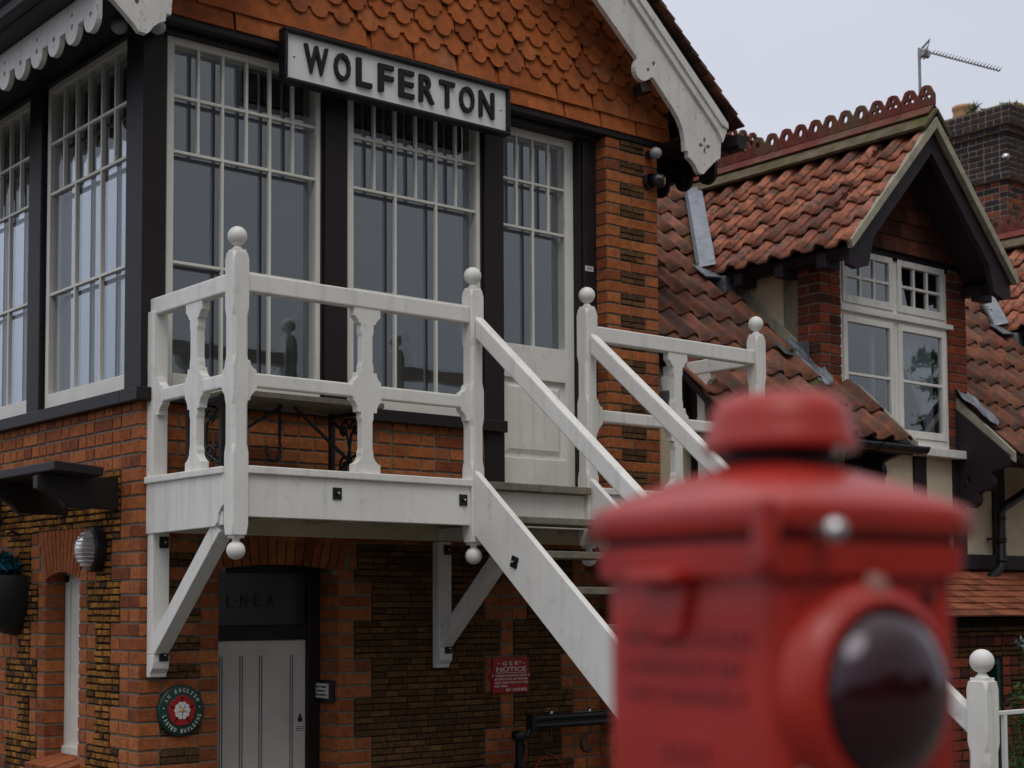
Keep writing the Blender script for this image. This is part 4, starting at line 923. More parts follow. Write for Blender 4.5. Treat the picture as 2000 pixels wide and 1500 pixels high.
# ridge crest of the main roof
def crest(mb, O, A, n, pitch, kind, h=.155):
    O, A = Vector(O), Vector(A).normalized(); B = Vector((0,0,1)); D = A.cross(B).normalized()*.028
    w_ = pitch/2
    for k in range(n):
        for q_ in range(2):
            a0 = k*pitch+q_*w_+(.002 if q_ == 0 else 0); a1 = k*pitch+(q_+1)*w_-(.003 if q_ == 1 else 0); c = (a0+a1)/2
            pts = [(a0, 0), (a1, 0), (a1, h*.50), (c+w_*.24, h*.94), (c+w_*.02, h), (c-w_*.24, h*.94), (a0, h*.50)]
            if kind(k) == 'trefoil':
                hs = []
                for t in (PI/2, PI/2+2*PI/3, PI/2+4*PI/3): hs.append(leafhole(c, h*.52, t, l=.047, w_=.017, off=.005, n=6))
            else: hs = [circle(c, h*.53, .025, 12, .032)]
            mb.prism(pts, O-D/2, A, B, D, holes=hs, tint=random.random())
mb = MB(); crest(mb, (XR+.2, RY, RZ+.10), (1,0,0), 14, .31, lambda k: 'circle'); mb.obox((6.2, RY-.06, RZ+.05), (4.6, 0, 0), (0, .22, .20), (0, -.02, .02)); mb.obox((6.2, RY+.06, RZ+.05), (4.6, 0, 0), (0, .22, -.20), (0, .02, .02)); mb.build('ridge_crest', 'ridge_tile', SH)
mb = MB(); leaves(mb, 260, (6.6, RY, RZ+.25), (.16, .10, .10), .10, aspect=3.5); mb.build('ridge_weeds', 'leaf', SH)
# walls below: cream panels, dark studs
mb = MB(); mb.box(XR+.01, 15, YW, YW+.2, 2.64, 3.50); mb.build('cream_wall', 'render_cream', SH)
for xa, xb in ((4.05, 4.17), (4.75, 4.88), (5.45, 5.60), (6.075, 6.225), (6.615, 6.775), (7.150, 7.320), (7.715, 7.885), (8.40, 8.55), (9.05, 9.2), (9.7, 9.85), (10.3, 10.45), (11.0, 11.15)):
    mb = MB(); mb.box(xa, xb, YW-.022, YW+.05, 2.66, 3.47); mb.build('timber_stud', 'plum_paint', SH, bevel=.005)
mb = MB(); mb.box(XR+.01, 15, YW-.032, YW+.1, 2.545, 2.668); mb.build('timber_rail', 'plum_paint', SH, bevel=.006)
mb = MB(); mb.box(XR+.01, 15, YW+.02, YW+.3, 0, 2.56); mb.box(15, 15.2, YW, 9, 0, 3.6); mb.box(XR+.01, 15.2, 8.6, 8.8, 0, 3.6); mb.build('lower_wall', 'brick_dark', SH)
# eave gutters with brackets
def gutter(x0, x1, y=EY-.055, z=EZ-.035, r=.055, par=SH):
    mb = MB(); n = 10; vs = []
    for x in (x0, x1):
        for rr in (r, r-.006):
            vs += [(x, y-rr*math.cos(PI*k/n), z-rr*math.sin(PI*k/n)) for k in range(n+1)]
    m_ = n+1; fs = [(k, k+1, 2*m_+k+1, 2*m_+k) for k in range(n)] + [(m_+k+1, m_+k, 3*m_+k, 3*m_+k+1) for k in range(n)] + [(0, 2*m_, 3*m_, m_), (n, m_+n, 3*m_+n, 2*m_+n)]
    mb.add(vs, fs, .5, True)
    for x, s in ((x0, -1), (x1, 1)): mb.add([(x, y, z)] + [(x, y-r*math.cos(PI*k/n), z-r*math.sin(PI*k/n)) for k in range(n+1)], [(0, k+1, k+2) for k in range(n)])
    x = x0+.04
    while x < x1: 
        vs = []
        for xx in (x, x+.035): vs += [(xx, y-(r+.006)*math.cos(PI*k/n), z-(r+.006)*math.sin(PI*k/n)) for k in range(n+1)]
        mb.add(vs, [(k, k+1, m_+k+1, m_+k) for k in range(n)], .5, True); x += .55 if x > x0+.1 else .18
    return mb.build('gutter', 'black_iron', par)
gutter(XR+.15, D1-.47); gutter(D1+.90, D2-.47); gutter(D2+.9, 14)
mb = MB(); mb.box(XR+.02, D1-.48, EY+.02, YW, 3.42, 3.44); mb.box(D1+.87, D2-.48, EY+.02, YW, 3.42, 3.44); mb.box(XR+.02, D1-.48, EY+.01, EY+.04, 3.36, 3.44); mb.box(D1+.87, D2-.48, EY+.01, EY+.04, 3.36, 3.44); mb.build('eaves_board', 'plum_paint', SH)
# carved eaves brackets
for xb in (D1-.62, D1+.84, D2-.62, D2+.84, 4.10):
    mb = MB(); pts = [(YW, 3.86), (EY+.02, 3.44), (EY+.02, 3.36), (-.62, 3.33)]
    pts += [(-.515+.075*math.cos(t), 3.25+.085*math.sin(t)) for t in [PI*.75+PI*q/8 for q in range(8)]]
    pts += [(-.385+.075*math.cos(t), 3.115+.08*math.sin(t)) for t in [PI*.85+PI*q/8 for q in range(8)]] + [(YW, 3.05)]
    mb.prism(pts[::-1], (xb-.03, 0, 0), (0,1,0), (0,0,1), (.06, 0, 0), holes=[circle(-.37, 3.27, .022, 10), circle(-.33, 3.21, .016, 8)]); mb.build('eaves_bracket', 'plum_paint', SH, bevel=.004)
# downpipe
mb = MB(); mb.tube([(8.15, YW-.10, 3.245), (8.02, YW-.10, 3.185), (7.72, YW-.10, 3.06), (7.68, YW-.10, 3.0), (7.68, YW-.10, 2.60), (7.64, YW-.10, 2.55), (7.42, YW-.10, 2.42), (7.30, YW-.1, 2.40)], .038, 12)
for z in (2.97, 2.80, 2.78, 2.62): mb.lathe([(.038, -.012), (.046, -.012), (.046, .012), (.038, .012)], (7.68, YW-.10, z), (0,0,1), 14)
mb.box(7.60, 7.66, YW-.09, YW-.02, 2.79, 2.81); mb.build('downpipe', 'black_iron', SH)

# ------------------------------------------------------------ dormers (each a part of the house)
def dormer(xc, full=True):
    xl, xr = xc-.91, xc+1.0; zt = 5.0
    def mesh(name, fn, m_, par, bev=0):
        mb = MB(); fn(mb); return mb.build(name, m_, par, bevel=bev)
    core = MB(); core.prism([(xl, 5.0), (xr, 5.0), (xr, dz_at(xr, xc)), (xc, DZR-.08), (xl, dz_at(xl, xc))], (0, YW+.01, 0), (1,0,0), (0,0,1), (0, .15, 0))
    DN = core.build('dormer', 'plum_paint', SH)
    for pa_, pb_ in ((xl+.004, xl+.24), (xr-.24, xr-.004)): core = MB(); core.box(pa_, pb_, YW+.004, .1, 3.45, 5.0); core.build('pier', 'mortar', DN)
    # brick piers, front and the cheek return
    a = Wall((xl, YW, 0), (1,0,0), (0,-1,0)); b_ = Wall((xl, YW, 0), (0,1,0), (-1,0,0)); c = Wall((xr-.25, YW, 0), (1,0,0), (0,-1,0))
    i = cidx(3.5)
    while cz(i+1) < 5.02:
        a.bricks(0, .25, i, 's' if i % 2 else 'f'); b_.bricks(0, .21, i, 's' if not i % 2 else 'h'); c.bricks(0, .25, i, 'h' if i % 2 else 's'); i += 1
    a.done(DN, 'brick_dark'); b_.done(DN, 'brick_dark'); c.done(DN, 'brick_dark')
    # rendered cheek behind, both sides, with raking board
    def cheek(mb):
        mb.prism([(YW+.2, 3.6), (1.5, 3.6), (1.5, 5.02), (YW+.2, 5.02)], (cheek_x, 0, 0), (0,1,0), (0,0,1), (.05, 0, 0))
    for cheek_x in (xl+.02, xr-.07): mesh('cheek', cheek, 'render_cream', DN)
    mesh('cheek_board', lambda mb: mb.prism([(-.03, main_z(-.03)+.02), (.80, main_z(.80)+.0), (.80, main_z(.80)+.10), (-.03, main_z(-.03)+.125)], (xl-.012, 0, 0), (0,1,0), (0,0,1), (.03, 0, 0)), 'cement', DN, .003)
    def lead(mb):
        drape(mb, xl+.03, xl-.13, .04, -.36, .06, .010, 2.2)
        mb.obox((xl-.012, -.10, 4.13), (.012, 0, 0), (0, .10, 0), (0, 0, .24)); mb.obox((xl+.07, -.262, 3.86), (.19, 0, -.05), (0, .010, 0), (.03, 0, .16))
        mb.obox((xl-.13, -.05, main_z(-.05)+.055), (.22, 0, -.02), (0, .12, .11), (0, -.006, .006))
    def drape(mb, x0, x1, y0, y1, up, amp, seed):
        nx, ny = 14, 12; vs = []
        for a in range(ny+1):
            for b2 in range(nx+1):
                u, v = b2/nx, a/ny; x = x0+(x1-x0)*u+.015*math.sin(v*9+seed); y = y0+(y1-y0)*v+.02*math.sin(u*7+seed)
                h = up*(1-u)**2+amp*(math.sin(u*9+seed)*math.sin(v*7+seed*2)+.5*math.sin(u*17+v*13))+.066
                vs.append((x, y, main_z(y)+h))
        n_ = len(vs); vs += [(p[0], p[1], p[2]-.006) for p in vs]; fs = []
        for a in range(ny):
            for b2 in range(nx):
                q = (a*(nx+1)+b2, a*(nx+1)+b2+1, (a+1)*(nx+1)+b2+1, (a+1)*(nx+1)+b2); fs += [q[::-1], tuple(w2+n_ for w2 in q)]
        mb.add(vs, fs, .5, True)
    def lead2(mb): drape(mb, xr-.19, xr+.05, -.24, -.54, .03, .010, 1.0)
    mesh('lead_flashing', lead, 'lead', DN, .002); mesh('lead_flashing', lead2, 'lead', DN, .002)
    mesh('moss', lambda mb: (leaves(mb, 240, (xr+.30, .35, main_z(.35)+.05), (.12, .35, .03), .03, aspect=1.3), leaves(mb, 60, (xl-.12, -.05, main_z(-.05)+.05), (.1, .1, .02), .02, aspect=1.2)), 'moss', DN)
    # tile-hung gable
    gt_ = MB(); r_ = 0; z = 5.045
    while z < 5.95:
        x = xl + (.08 if r_ % 2 else 0)-.2
        while x < xr:
            cx = x+.08
            if dz_at(cx, xc)-.03 > z+.03: gt_.prism([(-.078, z), (.078, z), (.078, min(z+.16, dz_at(cx, xc))), (-.078, min(z+.16, dz_at(cx, xc)))], Vector((cx, YW-.03-.12*z*1.0, 0)), (1,0,0), (0,.12,1), (0,.012,0), tint=random.random())
            x += .16
        r_ += 1; z += .125
    gt_.build('gable_tiles', 'dark_tile', DN)
    # window
    wx0, wx1 = xc-.655, xc+.755; y0 = YW+.02; zb, zt2 = 3.50, 5.035
    wm = (wx0+wx1)/2; zt3 = 4.525; 
    fr = MB()
    def fx(a, b2, c2, d, n0=0., n1=.06): fr.box(a, b2, y0+n0, y0+n1, c2, d)
    fx(wx0, wx0+.035, zb, zt2); fx(wx1-.035, wx1, zb, zt2); fx(wx0+.035, wx1-.035, zt2-.035, zt2, .001); fx(wx0+.035, wx1-.035, zb, zb+.08, .001)
    fx(wx0-.01, wx1+.05, zt3-.02, zt3+.02, -.03); fx(wx0+.035, wx1-.035, zt3-.045, zt3+.05, .001, .059)
    fx(wm-.03, wm+.03, zb+.08, zt2-.035, .002, .058)
    WN = fr.build('window', 'white_paint', DN, bevel=.004)
    sh = MB(); pn = MB()
    for a, b2 in ((wx0+.037, wm-.032), (wm+.032, wx1-.037)):
        for c2, d, rows, cols in ((zt3+.052, zt2-.037, 2, 3), (zb+.082, zt3-.047, 2, 1)):
            e = .05
            sh.box(a, a+e, y0-.012, y0+.04, c2, d); sh.box(b2-e, b2, y0-.012, y0+.04, c2, d); sh.box(a+e, b2-e, y0-.011, y0+.04, d-e, d); sh.box(a+e, b2-e, y0-.011, y0+.04, c2, c2+e+.01)
            for k in range(1, cols): x = a+e+(b2-a-2*e)*k/cols; sh.box(x-.011, x+.011, y0-.004, y0+.03, c2+e, d-e)
            for k in range(1, rows): zz = c2+e+(d-c2-2*e)*k/rows; sh.box(a+e, b2-e, y0-.006, y0+.03, zz-.011, zz+.011)
            pn.box(a+e-.004, b2-e+.004, y0+.010, y0+.014, c2+e-.004, d-e+.004)
    sh.build('sash', 'white_paint', DN, bevel=.003); pn.build('pane', 'house_glass', DN)
    mesh('sill', lambda mb: mb.prism([(YW-.10, 3.435), (YW+.05, 3.435), (YW+.05, 3.515), (YW-.10, 3.50)], (wx0-.06, 0, 0), (0,1,0), (0,0,1), (wx1-wx0+.22, 0, 0)), 'old_white', DN, .004)
    # net curtain: two gathered drapes
    cu = MB(); n = 60
    for s in (0, 1):
        vs = []
        for r in range(9):
            zz = zb+.12+(zt3-zb-.2)*r/8; spread = (.10+.50*(r/8)**1.3) if s else .05
            for k in range(n+1):
                t = k/n; x = (wx1-.06)-spread*t if s else (wx0+.10)+spread*t*0.6+.42; vs.append((x, y0+.10+.012*math.sin(t*34+s)+.006*math.sin(t*77), zz))
        cu.add(vs, [(r*(n+1)+k, r*(n+1)+k+1, (r+1)*(n+1)+k+1, (r+1)*(n+1)+k) for r in range(8) for k in range(n)], .5, True)
    cu.build('curtain', 'curtain', DN)
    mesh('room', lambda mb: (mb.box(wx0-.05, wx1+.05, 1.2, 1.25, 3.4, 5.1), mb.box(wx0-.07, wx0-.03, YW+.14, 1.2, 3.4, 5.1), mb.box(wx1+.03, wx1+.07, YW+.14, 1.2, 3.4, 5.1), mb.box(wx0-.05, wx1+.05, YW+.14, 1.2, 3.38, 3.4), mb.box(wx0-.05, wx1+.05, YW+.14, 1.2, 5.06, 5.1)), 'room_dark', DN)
    # roof: pantiles both slopes, clipped where they pass below the main roof
    for sgn in (-1, 1):
        hw = 1.09; mb = MB(); Sd = Vector((-sgn, 0, DM)).normalized()
        O = Vector((xc+sgn*hw, DYV+.02+(3.4 if sgn < 0 else 0), DZR-DM*hw))
        pantiles(mb, O, (0, 1 if sgn > 0 else -1, 0), Sd, 0, 3.4, 5, .282, .2125, lambda p: p.z > main_z(p.y)+.01 and abs(p.x-xc) > .08)
        mb.build('roof_tiles', 'pantile', DN)
        yb_ = (DZR-EZ)/TM+EY
        mb = MB(); q_ = hw-.03
        mb.prism([(sgn*q_, DZR-DM*q_-.035), (0, DZR-.03), (0, DZR-.09), (sgn*q_, DZR-DM*q_-.075)], (xc, DYV+.06, 0), (1,0,0), (0,0,1), (0, 2.3, 0)); mb.build('roof_underside', 'plum_paint', DN)
        # verge of cement
        mb = MB(); q_ = hw+.005
        mb.prism([(sgn*q_, DZR-DM*q_+.040), (0, DZR+.055), (0, DZR-.035), (sgn*(q_-.02), DZR-DM*(q_-.02)-.040)], (xc, DYV-.004, 0), (1,0,0), (0,0,1), (0, .05, 0)); mb.build('verge', 'cement', DN, bevel=.004)
        # bargeboard
        mb = MB(); q_ = 1.055
        mb.prism([(sgn*q_, DZR-DM*q_-.060), (0, DZR-.07), (0, DZR-.225), (sgn*(q_-.30), DZR-DM*(q_-.30)-.235), (sgn*(q_-.235), 4.755-.0), (sgn*(q_-.10), 4.715), (sgn*q_, 4.735)], (xc, DYV+.05, 0), (1,0,0), (0,0,1), (0, .05, 0)); mb.build('bargeboard', 'plum_paint', DN, bevel=.005)
        mb = MB(); mb.box(min(xc+sgn*1.05, xc+sgn*.93), max(xc+sgn*1.05, xc+sgn*.93), DYV+.1, 1.0, 4.80, 4.87); 
        for k in range(4): y = -.40+.40*k; mb.box(xc+sgn*1.0-.09, xc+sgn*1.0+.09, y-.04, y+.04, 4.74, 4.84)
        mb.build('rafter_end', 'plum_paint', DN, bevel=.004)
    # ridge
    mb = MB()
    for sgn in (-1, 1): mb.obox((xc+sgn*.088, DYV+1.45, DZR+.022), (sgn*.175, 0, -.175), (0, 2.92, 0), (sgn*.02, 0, .02))
    mb.build('ridge_bed', 'mossy_cement', DN, bevel=.004)
    mb = MB(); n = 9
    for k in range(n):
        for sgn in (-1, 1): mb.obox((xc+sgn*.045, DYV+.165+.305*k, DZR+.108), (sgn*.09, 0, -.088), (0, .300, 0), (sgn*.010, 0, .010), random.random())
    crest(mb, (xc, DYV+.01, DZR+.155), (0,1,0), n, .305, lambda k: 'trefoil' if k < 2 else 'circle', h=.165)
    mb.build('ridge_crest', 'ridge_tile', DN)
    # valley lead, between dormer roof and main roof
    mb = MB()
    pa = Vector((xc-1.12, (DZR-DM*1.12-EZ)/TM+EY, DZR-DM*1.12)); pb = Vector((xc-.12, (DZR-DM*.12-EZ)/TM+EY, DZR-DM*.12)); d = pb-pa
    mb.obox((pa+pb)/2+Vector((-.05, -.04, .10)), d, Vector((.12, -.10, .03)), Vector((.01, .01, .02))); mb.obox((pa+pb)/2+Vector((-.095, .01, .11)), d, Vector((.09, .05, .03)), Vector((-.004, -.01, .02)))
    mb.obox(pa+Vector((-.06, -.06, .04)), (.20, .02, .02), (.02, .16, .12), (0, -.01, .014)); mb.obox(pa+Vector((.08, -.10, -.06)), (.14, 0, 0), (0, .16, .02), (.01, .0, .14)); mb.build('valley_lead', 'lead', DN, bevel=.006)
    return DN
dormer(D1); dormer(D2)
mb = MB()
for k in range(9):
    t = k/8; leaves(mb, 70, (9.50+.50*t, .82+.50*t, 5.02+.46*t), (.09, .08, .05), .035, aspect=1.3)
mb.build('valley_moss', 'moss', SH)
# lead hopper at the foot of the roof by the box wall
mb = MB(); mb.prism([(3.905, 3.74), (4.10, 3.74), (4.075, 3.60), (4.03, 3.555), (3.95, 3.57)], (0, -.16, 0), (1,0,0), (0,0,1), (0, .20, 0)); mb.obox((3.99, -.05, 3.83), (.15, 0, 0), (0, .012, 0), (0, .05, .24)); mb.build('lead_hopper', 'lead', SH, bevel=.015)
# brick chimney stack
ck = Wall((13.66, 3.14, 0), (0, 1, 0), (-1, 0, 0)); ck2 = Wall((13.66, 3.14, 0), (1, 0, 0), (0, -1, 0)); core = MB()
i = cidx(6.3)
def cshift(i):
    z = cz(i)
    return .10 if z > 8.33 else (.05 if z > 8.25 else (.04 if 7.62 < z < 7.70 else (0 if z > 7.62 else -.03)))
while cz(i+1) < 8.64:
    o_ = cshift(i); top = cz(i) > 7.6
    for W2, L in ((ck, 1.65), (ck2, 1.5)):
        k0 = len(W2.red.v); t0 = len(W2.red.t); W2.bricks(-o_, L+o_, i, 's' if i % 2 else 'e')
        for q_ in range(k0, len(W2.red.v)): v = W2.red.v[q_]; W2.red.v[q_] = (v[0]+W2.N.x*o_, v[1]+W2.N.y*o_, v[2])
        for q_ in range(t0, len(W2.red.t)): W2.red.t[q_] = W2.red.t[q_]*(.62 if top else 1) + (0 if top else .3*(W2.red.t[q_] > .4))
    core.box(13.665-o_, 15.16+o_, 3.145-o_, 4.79+o_, cz(i), cz(i+1)); i += 1
CK = core.build('chimney', 'pale_mortar', SH); ck.red.build('brickwork', 'brick_stack', CK); ck2.red.build('brickwork', 'brick_stack', CK)
mb = MB(); mb.box(13.60, 15.2, 3.08, 4.85, cz(i), cz(i)+.035); mb.build('capping', 'mossy_cement', CK, bevel=.012)
for x, y, r in ((13.84, 3.86, .15), (14.3, 3.45, .15), (14.75, 3.9, .15)):
    mb = MB(); mb.lathe([(r*.9, 0), (r, .03), (r*.95, .06), (r*.93, .13), (r*1.02, .15), (r*1.02, .19), (r*.8, .19), (r*.8, .1)], (x, y, cz(i)+.03), (0,0,1), 22); mb.build('chimney_pot', 'clay_pot', CK)
mb = MB(); leaves(mb, 90, (13.66, 3.62, cz(i)+.09), (.05, .09, .05), .10, aspect=7); leaves(mb, 60, (13.7, 3.2, cz(i)+.04), (.05, .10, .03), .05, aspect=3); leaves(mb, 80, (13.9, 3.12, cz(i)+.04), (.25, .05, .03), .06, aspect=3); mb.build('chimney_grass', 'leaf', CK)
mb = MB(); mb.lathe([(0, .02), (.045, .015), (.05, 0)], (13.655, 3.155, 7.93), (-1,-1,0), 14); mb.build('tie_plate', 'steel', CK)
# porch with plain-tiled roof
PP0, PP1 = (YW-.02, 2.50), (-1.03, 2.165); Sp = Vector((0, PP1[0]-PP0[0], PP1[1]-PP0[1])); Lp = Sp.length; Sp.normalize(); Np = Vector((0, Sp.z, -Sp.y)); Np = Np if Np.z > 0 else -Np
mb = MB(); n = 7
for r in range(n):
    c = Vector((0, PP1[0], PP1[1])) - Sp*(r+.5)*Lp/n; x = 5.3+(.08 if r % 2 else 0)
    while x < 11: mb.obox(c+Vector((x, 0, 0))+Np*(.018+random.uniform(-.002, .003))-Sp*(.0), (.158, 0, 0), Sp*(Lp/n*1.7)+Np*.018, Np*.012, random.random()); x += .162
PR_ = MB(); PR_.prism([(YW, 0), (-.88, 0), (-.88, 2.13), (PP1[0]+.03, 2.15), (YW, 2.47)], (5.35, 0, 0), (0,1,0), (0,0,1), (1.12, 0, 0)); PR_.prism([(YW, 0), (-.88, 0), (-.88, 2.13), (PP1[0]+.03, 2.15), (YW, 2.47)], (6.80, 0, 0), (0,1,0), (0,0,1), (4.2, 0, 0)); PR_.prism([(YW, 1.84), (-.88, 1.84), (-.88, 2.13), (PP1[0]+.03, 2.15), (YW, 2.47)], (6.47, 0, 0), (0,1,0), (0,0,1), (.33, 0, 0)); PR_.box(6.4, 6.9, -.55, -.50, 0, 1.9)
PO = PR_.build('porch', 'dark_joint', SH); mb.build('roof_tiles', 'porch_tile', PO)
pw2 = Wall((5.35, -.88, 0), (1, 0, 0), (0, -1, 0)); i = cidx(.1)
while cz(i+1) < 2.13:
    z = cz(i)+CH/2
    segs = [(0, 5.6)] if z > 1.84 else [(0, 1.12), (1.45, 5.6)]
    for a, b_x in segs:
        if 1.90 < z < 1.975 or 2.05 < z: pw2.stones(a, b_x, cz(i), cz(i+1), h=.038)
        elif a == 0 or z > 1.84: pw2.bricks(a, b_x, i, 'f')
        else: pw2.bricks(a, a+(.23 if wide(i) else .12), i, 'h'); pw2.stones(a+(.23 if wide(i) else .12), b_x, cz(i), cz(i+1), h=.038)
    i += 1
pw2.done(PO, 'brick_dark'); 
mb = MB(); mb.box(6.47, 6.82, -.87, -.80, 1.80, 1.84); mb.box(6.75, 6.80, -.87, -.80, .4, 1.80); mb.build('window_frame', 'plate_green', PO)

# TV aerial behind the dormer ridge
AE = thing('tv_aerial', 'grey television aerial on a pole above the dormer ridge', 'aerial')
ab = CAM + (Vector((6.066, -.766, 6.18))-CAM)*1.13
def ap(p): return CAM + (Vector(p)-CAM)*1.13
top = ap((6.051, -.774, 6.455))
mb = MB(); mb.tube([ab-Vector((0,0,.6)), top], .013, 8); mb.tube([ab-Vector((.02,.02,.3)), ab+Vector((-.02,-.01,.1)), top-Vector((.015,0,.05))], .006, 6); mb.build('mast', 'plastic_grey', AE)
b0, b1 = ap((6.09, -.81, 6.425)), ap((6.527, -1.138, 6.283)); bd = (b1-b0).normalized(); side_ = bd.cross(Vector((0,0,1))).normalized(); upv = side_.cross(bd)
mb = MB(); mb.tube([b0-bd*.05, b1], .007, 8)
for k in range(22): p = b0+bd*(.06+(b1-b0).length*.92*k/21); mb.tube([p-side_*.055+upv*.012, p+side_*.055+upv*.012], .0028, 6); mb.obox(p+upv*.006, bd*.010, side_*.012, upv*.02)
mb.build('boom', 'plastic_grey', AE)
mb = MB(); c = b0-bd*.02
for z in (.075, -.055): 
    for s in (-.11, .11): pass
fr4 = [c+side_*s+upv*z for s, z in ((-.10,.07),(.10,.07),(.10,-.05),(-.10,-.05),(-.10,.07))]; mb.tube(fr4, .006, 6)
for t in (-.04, 0, .04): mb.tube([c+side_*-.10+upv*(t+.01), c+side_*.10+upv*(t+.01)], .004, 6)
mb.tube([c+side_*.0+bd*.02+upv*(.045*math.cos(t)-.02)+side_*.05*math.sin(t) for t in [2*PI*k/12 for k in range(13)]], .005, 6); mb.obox(c+bd*.02-upv*.02, bd*.07, side_*.05, upv*.05)
mb.build('reflector', 'plastic_grey', AE)

# ================================================================== PLANTS right
def shrub(name, label, c, rad, n, size, m_, stems, aspect=3.0, flowers=None):
    T = thing(name, label, 'plant')
    mb = MB(); 
    for k in range(stems):
        a = Vector((c[0]+random.uniform(-.5,.5)*rad[0], c[1]+random.uniform(-.5,.5)*rad[1], .75)); t = Vector((c[0]+random.uniform(-.9,.9)*rad[0], c[1]+random.uniform(-.9,.9)*rad[1], c[2]+random.uniform(.2,1.0)*rad[2])); mb.tube([a, (a+t)/2+Vector((random.uniform(-.03,.03), 0, .05)), t], [.008, .006, .003], 5)
    mb.build('stem', 'leaf', T)
    mb = MB(); 
    for k in range(max(3, n//60)):
        cc = (c[0]+random.uniform(-.75,.75)*rad[0], c[1]+random.uniform(-.75,.75)*rad[1], c[2]+random.uniform(-.9,.85)*rad[2]); leaves(mb, 60, cc, (rad[0]*.35, rad[1]*.35, rad[2]*.22), size, aspect=aspect)
    mb.build('foliage', m_, T)
    if flowers:
        mb = MB(); leaves(mb, 6, flowers, (.02, .02, .02), .02, aspect=1.2); mb.build('flower', 'petal', T)
shrub('leafy_shrub', 'green narrow-leaved shrub with a mauve flower behind the white railing', (6.30, -1.45, 1.28), (.30, .25, .42), 1300, .055, 'leaf', 16, 3.6, flowers=(6.41, -1.62, 1.70))
shrub('grey_shrub', 'silvery grey shrub by the porch wall at the right edge', (6.72, -1.28, 1.86), (.20, .15, .17), 520, .05, 'grey_leaf', 7, 2.0)

# a pine to the right of the photographer, mirrored in the dormer panes
PT_ = thing('pine_tree', 'dark drooping pine tree mirrored in the right-hand dormer panes', 'tree')
mb = MB(); mb.tube([(24.6, -11.0, 0), (24.65, -11.0, 4), (24.6, -11.05, 7.6), (24.6, -11.0, 9.6)], [.22, .16, .08, .02], 10); mb.build('trunk', 'weathered_wood', PT_)
mb = MB(); fo = MB()
for (x, y, z) in ((22.7, -11.2, 7.35), (23.4, -11.5, 6.0), (23.2, -10.8, 5.2), (23.9, -11.9, 6.9), (25.8, -11.4, 6.4), (25.6, -10.4, 7.6), (24.4, -9.9, 5.8), (24.9, -12.2, 5.0), (24.6, -11, 9.2), (24.2, -11.4, 8.2)):
    b0_ = Vector((24.6, -11.0, z-.35)); b1_ = Vector((x, y, z)); mb.tube([b0_, (b0_+b1_)/2+Vector((0, 0, .15)), b1_], [.05, .03, .01], 6)
    for k in range(9):
        c_ = b0_.lerp(b1_, .35+.65*k/8)+Vector((random.uniform(-.15, .15), random.uniform(-.15, .15), random.uniform(-.2, .08))); leaves(fo, 22, c_, (.20, .20, .16), .24, aspect=3.2)
mb.build('branch', 'weathered_wood', PT_); fo.build('foliage', 'leaf', PT_)
# dark belt of trees across the track, mirrored in the lower panes
tb = MB()
for k in range(2600):
    x = random.uniform(-60, 75); h = 8.3+1.2*math.sin(x*.21)+.8*math.sin(x*.53+1); z = random.uniform(0, 1)**.7*h; p = Vector((x, -40+random.uniform(-2.5, 2.5), z))
    a = Vector((random.gauss(0,1), random.gauss(0,1), random.gauss(0,1))).normalized(); b = a.orthogonal().normalized(); s_ = random.uniform(.8, 1.7)
    tb.add([p-a*s_, p-b*s_*.6, p+a*s_, p+b*s_*.6], [(0,1,2,3)], random.random())
tag(tb.build('tree_belt', 'leaf'), 'dark belt of trees across the track, seen only mirrored in the window panes', 'trees', kind='stuff')

# ================================================================== RED SIGNAL LAMP in the foreground
RLM = thing('signal_lamp', 'large red platform lamp with dark round lens, out of focus in the foreground', 'lamp')
lc = Vector((-2.856, -6.688, 0))      # centre of the body
fw_ = (lc-Vector((CAM.x, CAM.y, 0))).normalized(); rt = Vector((fw_.y, -fw_.x, 0))
ang = math.radians(45)
# unit vectors of the two visible faces' normals: nl (left face) and nr (right face)
nl = (-fw_*math.cos(PI/2-ang) - rt*math.sin(PI/2-ang)).normalized(); nr = (-fw_*math.cos(ang) + rt*math.sin(ang)).normalized()
hb = .098
def L3(a, b, z): return lc + nl*a + nr*b + Vector((0, 0, z))
def sq(h, z, c): 
    return [L3(h-c, -h, z), L3(h, -h+c, z), L3(h, h-c, z), L3(h-c, h, z), L3(-h+c, h, z), L3(-h, h-c, z), L3(-h, -h+c, z), L3(-h+c, -h, z)]
def loft(mb, rings, smooth=False, cap=True):
    vs = [p for r in rings for p in r]; n = len(rings[0]); k0 = len(mb.v)
    fs = [(i*n+k, i*n+(k+1) % n, (i+1)*n+(k+1) % n, (i+1)*n+k) for i in range(len(rings)-1) for k in range(n)]
    if nl.cross(nr).z < 0: fs = [f[::-1] for f in fs]
    mb.add(vs, fs, .5, smooth)
    if cap: mb.add(rings[0], [tuple(range(n))], .5); mb.add(rings[-1], [tuple(range(n))[::-1]], .5)
mb = MB(); loft(mb, [sq(hb, 1.80, .012), sq(hb, 2.285, .012)]); mb.build('body', 'lamp_red', RLM, bevel=.004, seg=3)
mb = MB(); loft(mb, [sq(hb+.008, 2.272, .016), sq(hb+.009, 2.296, .016)]); mb.build('body_flange', 'lamp_red', RLM, bevel=.004, seg=3)
mb = MB(); loft(mb, [sq(hb+.004, 2.294, .014), sq(hb+.004, 2.304, .014)]); mb.build('seal', 'lamp_dark', RLM)
def rsq(h, z, p):   # superellipse ring
    out = []
    for k in range(48):
        t = 2*PI*k/48; c_, s_2 = math.cos(t), math.sin(t); q_ = (abs(c_)**p+abs(s_2)**p)**(-1/p); out.append(L3(h*q_*c_, h*q_*s_2, z))
    return out
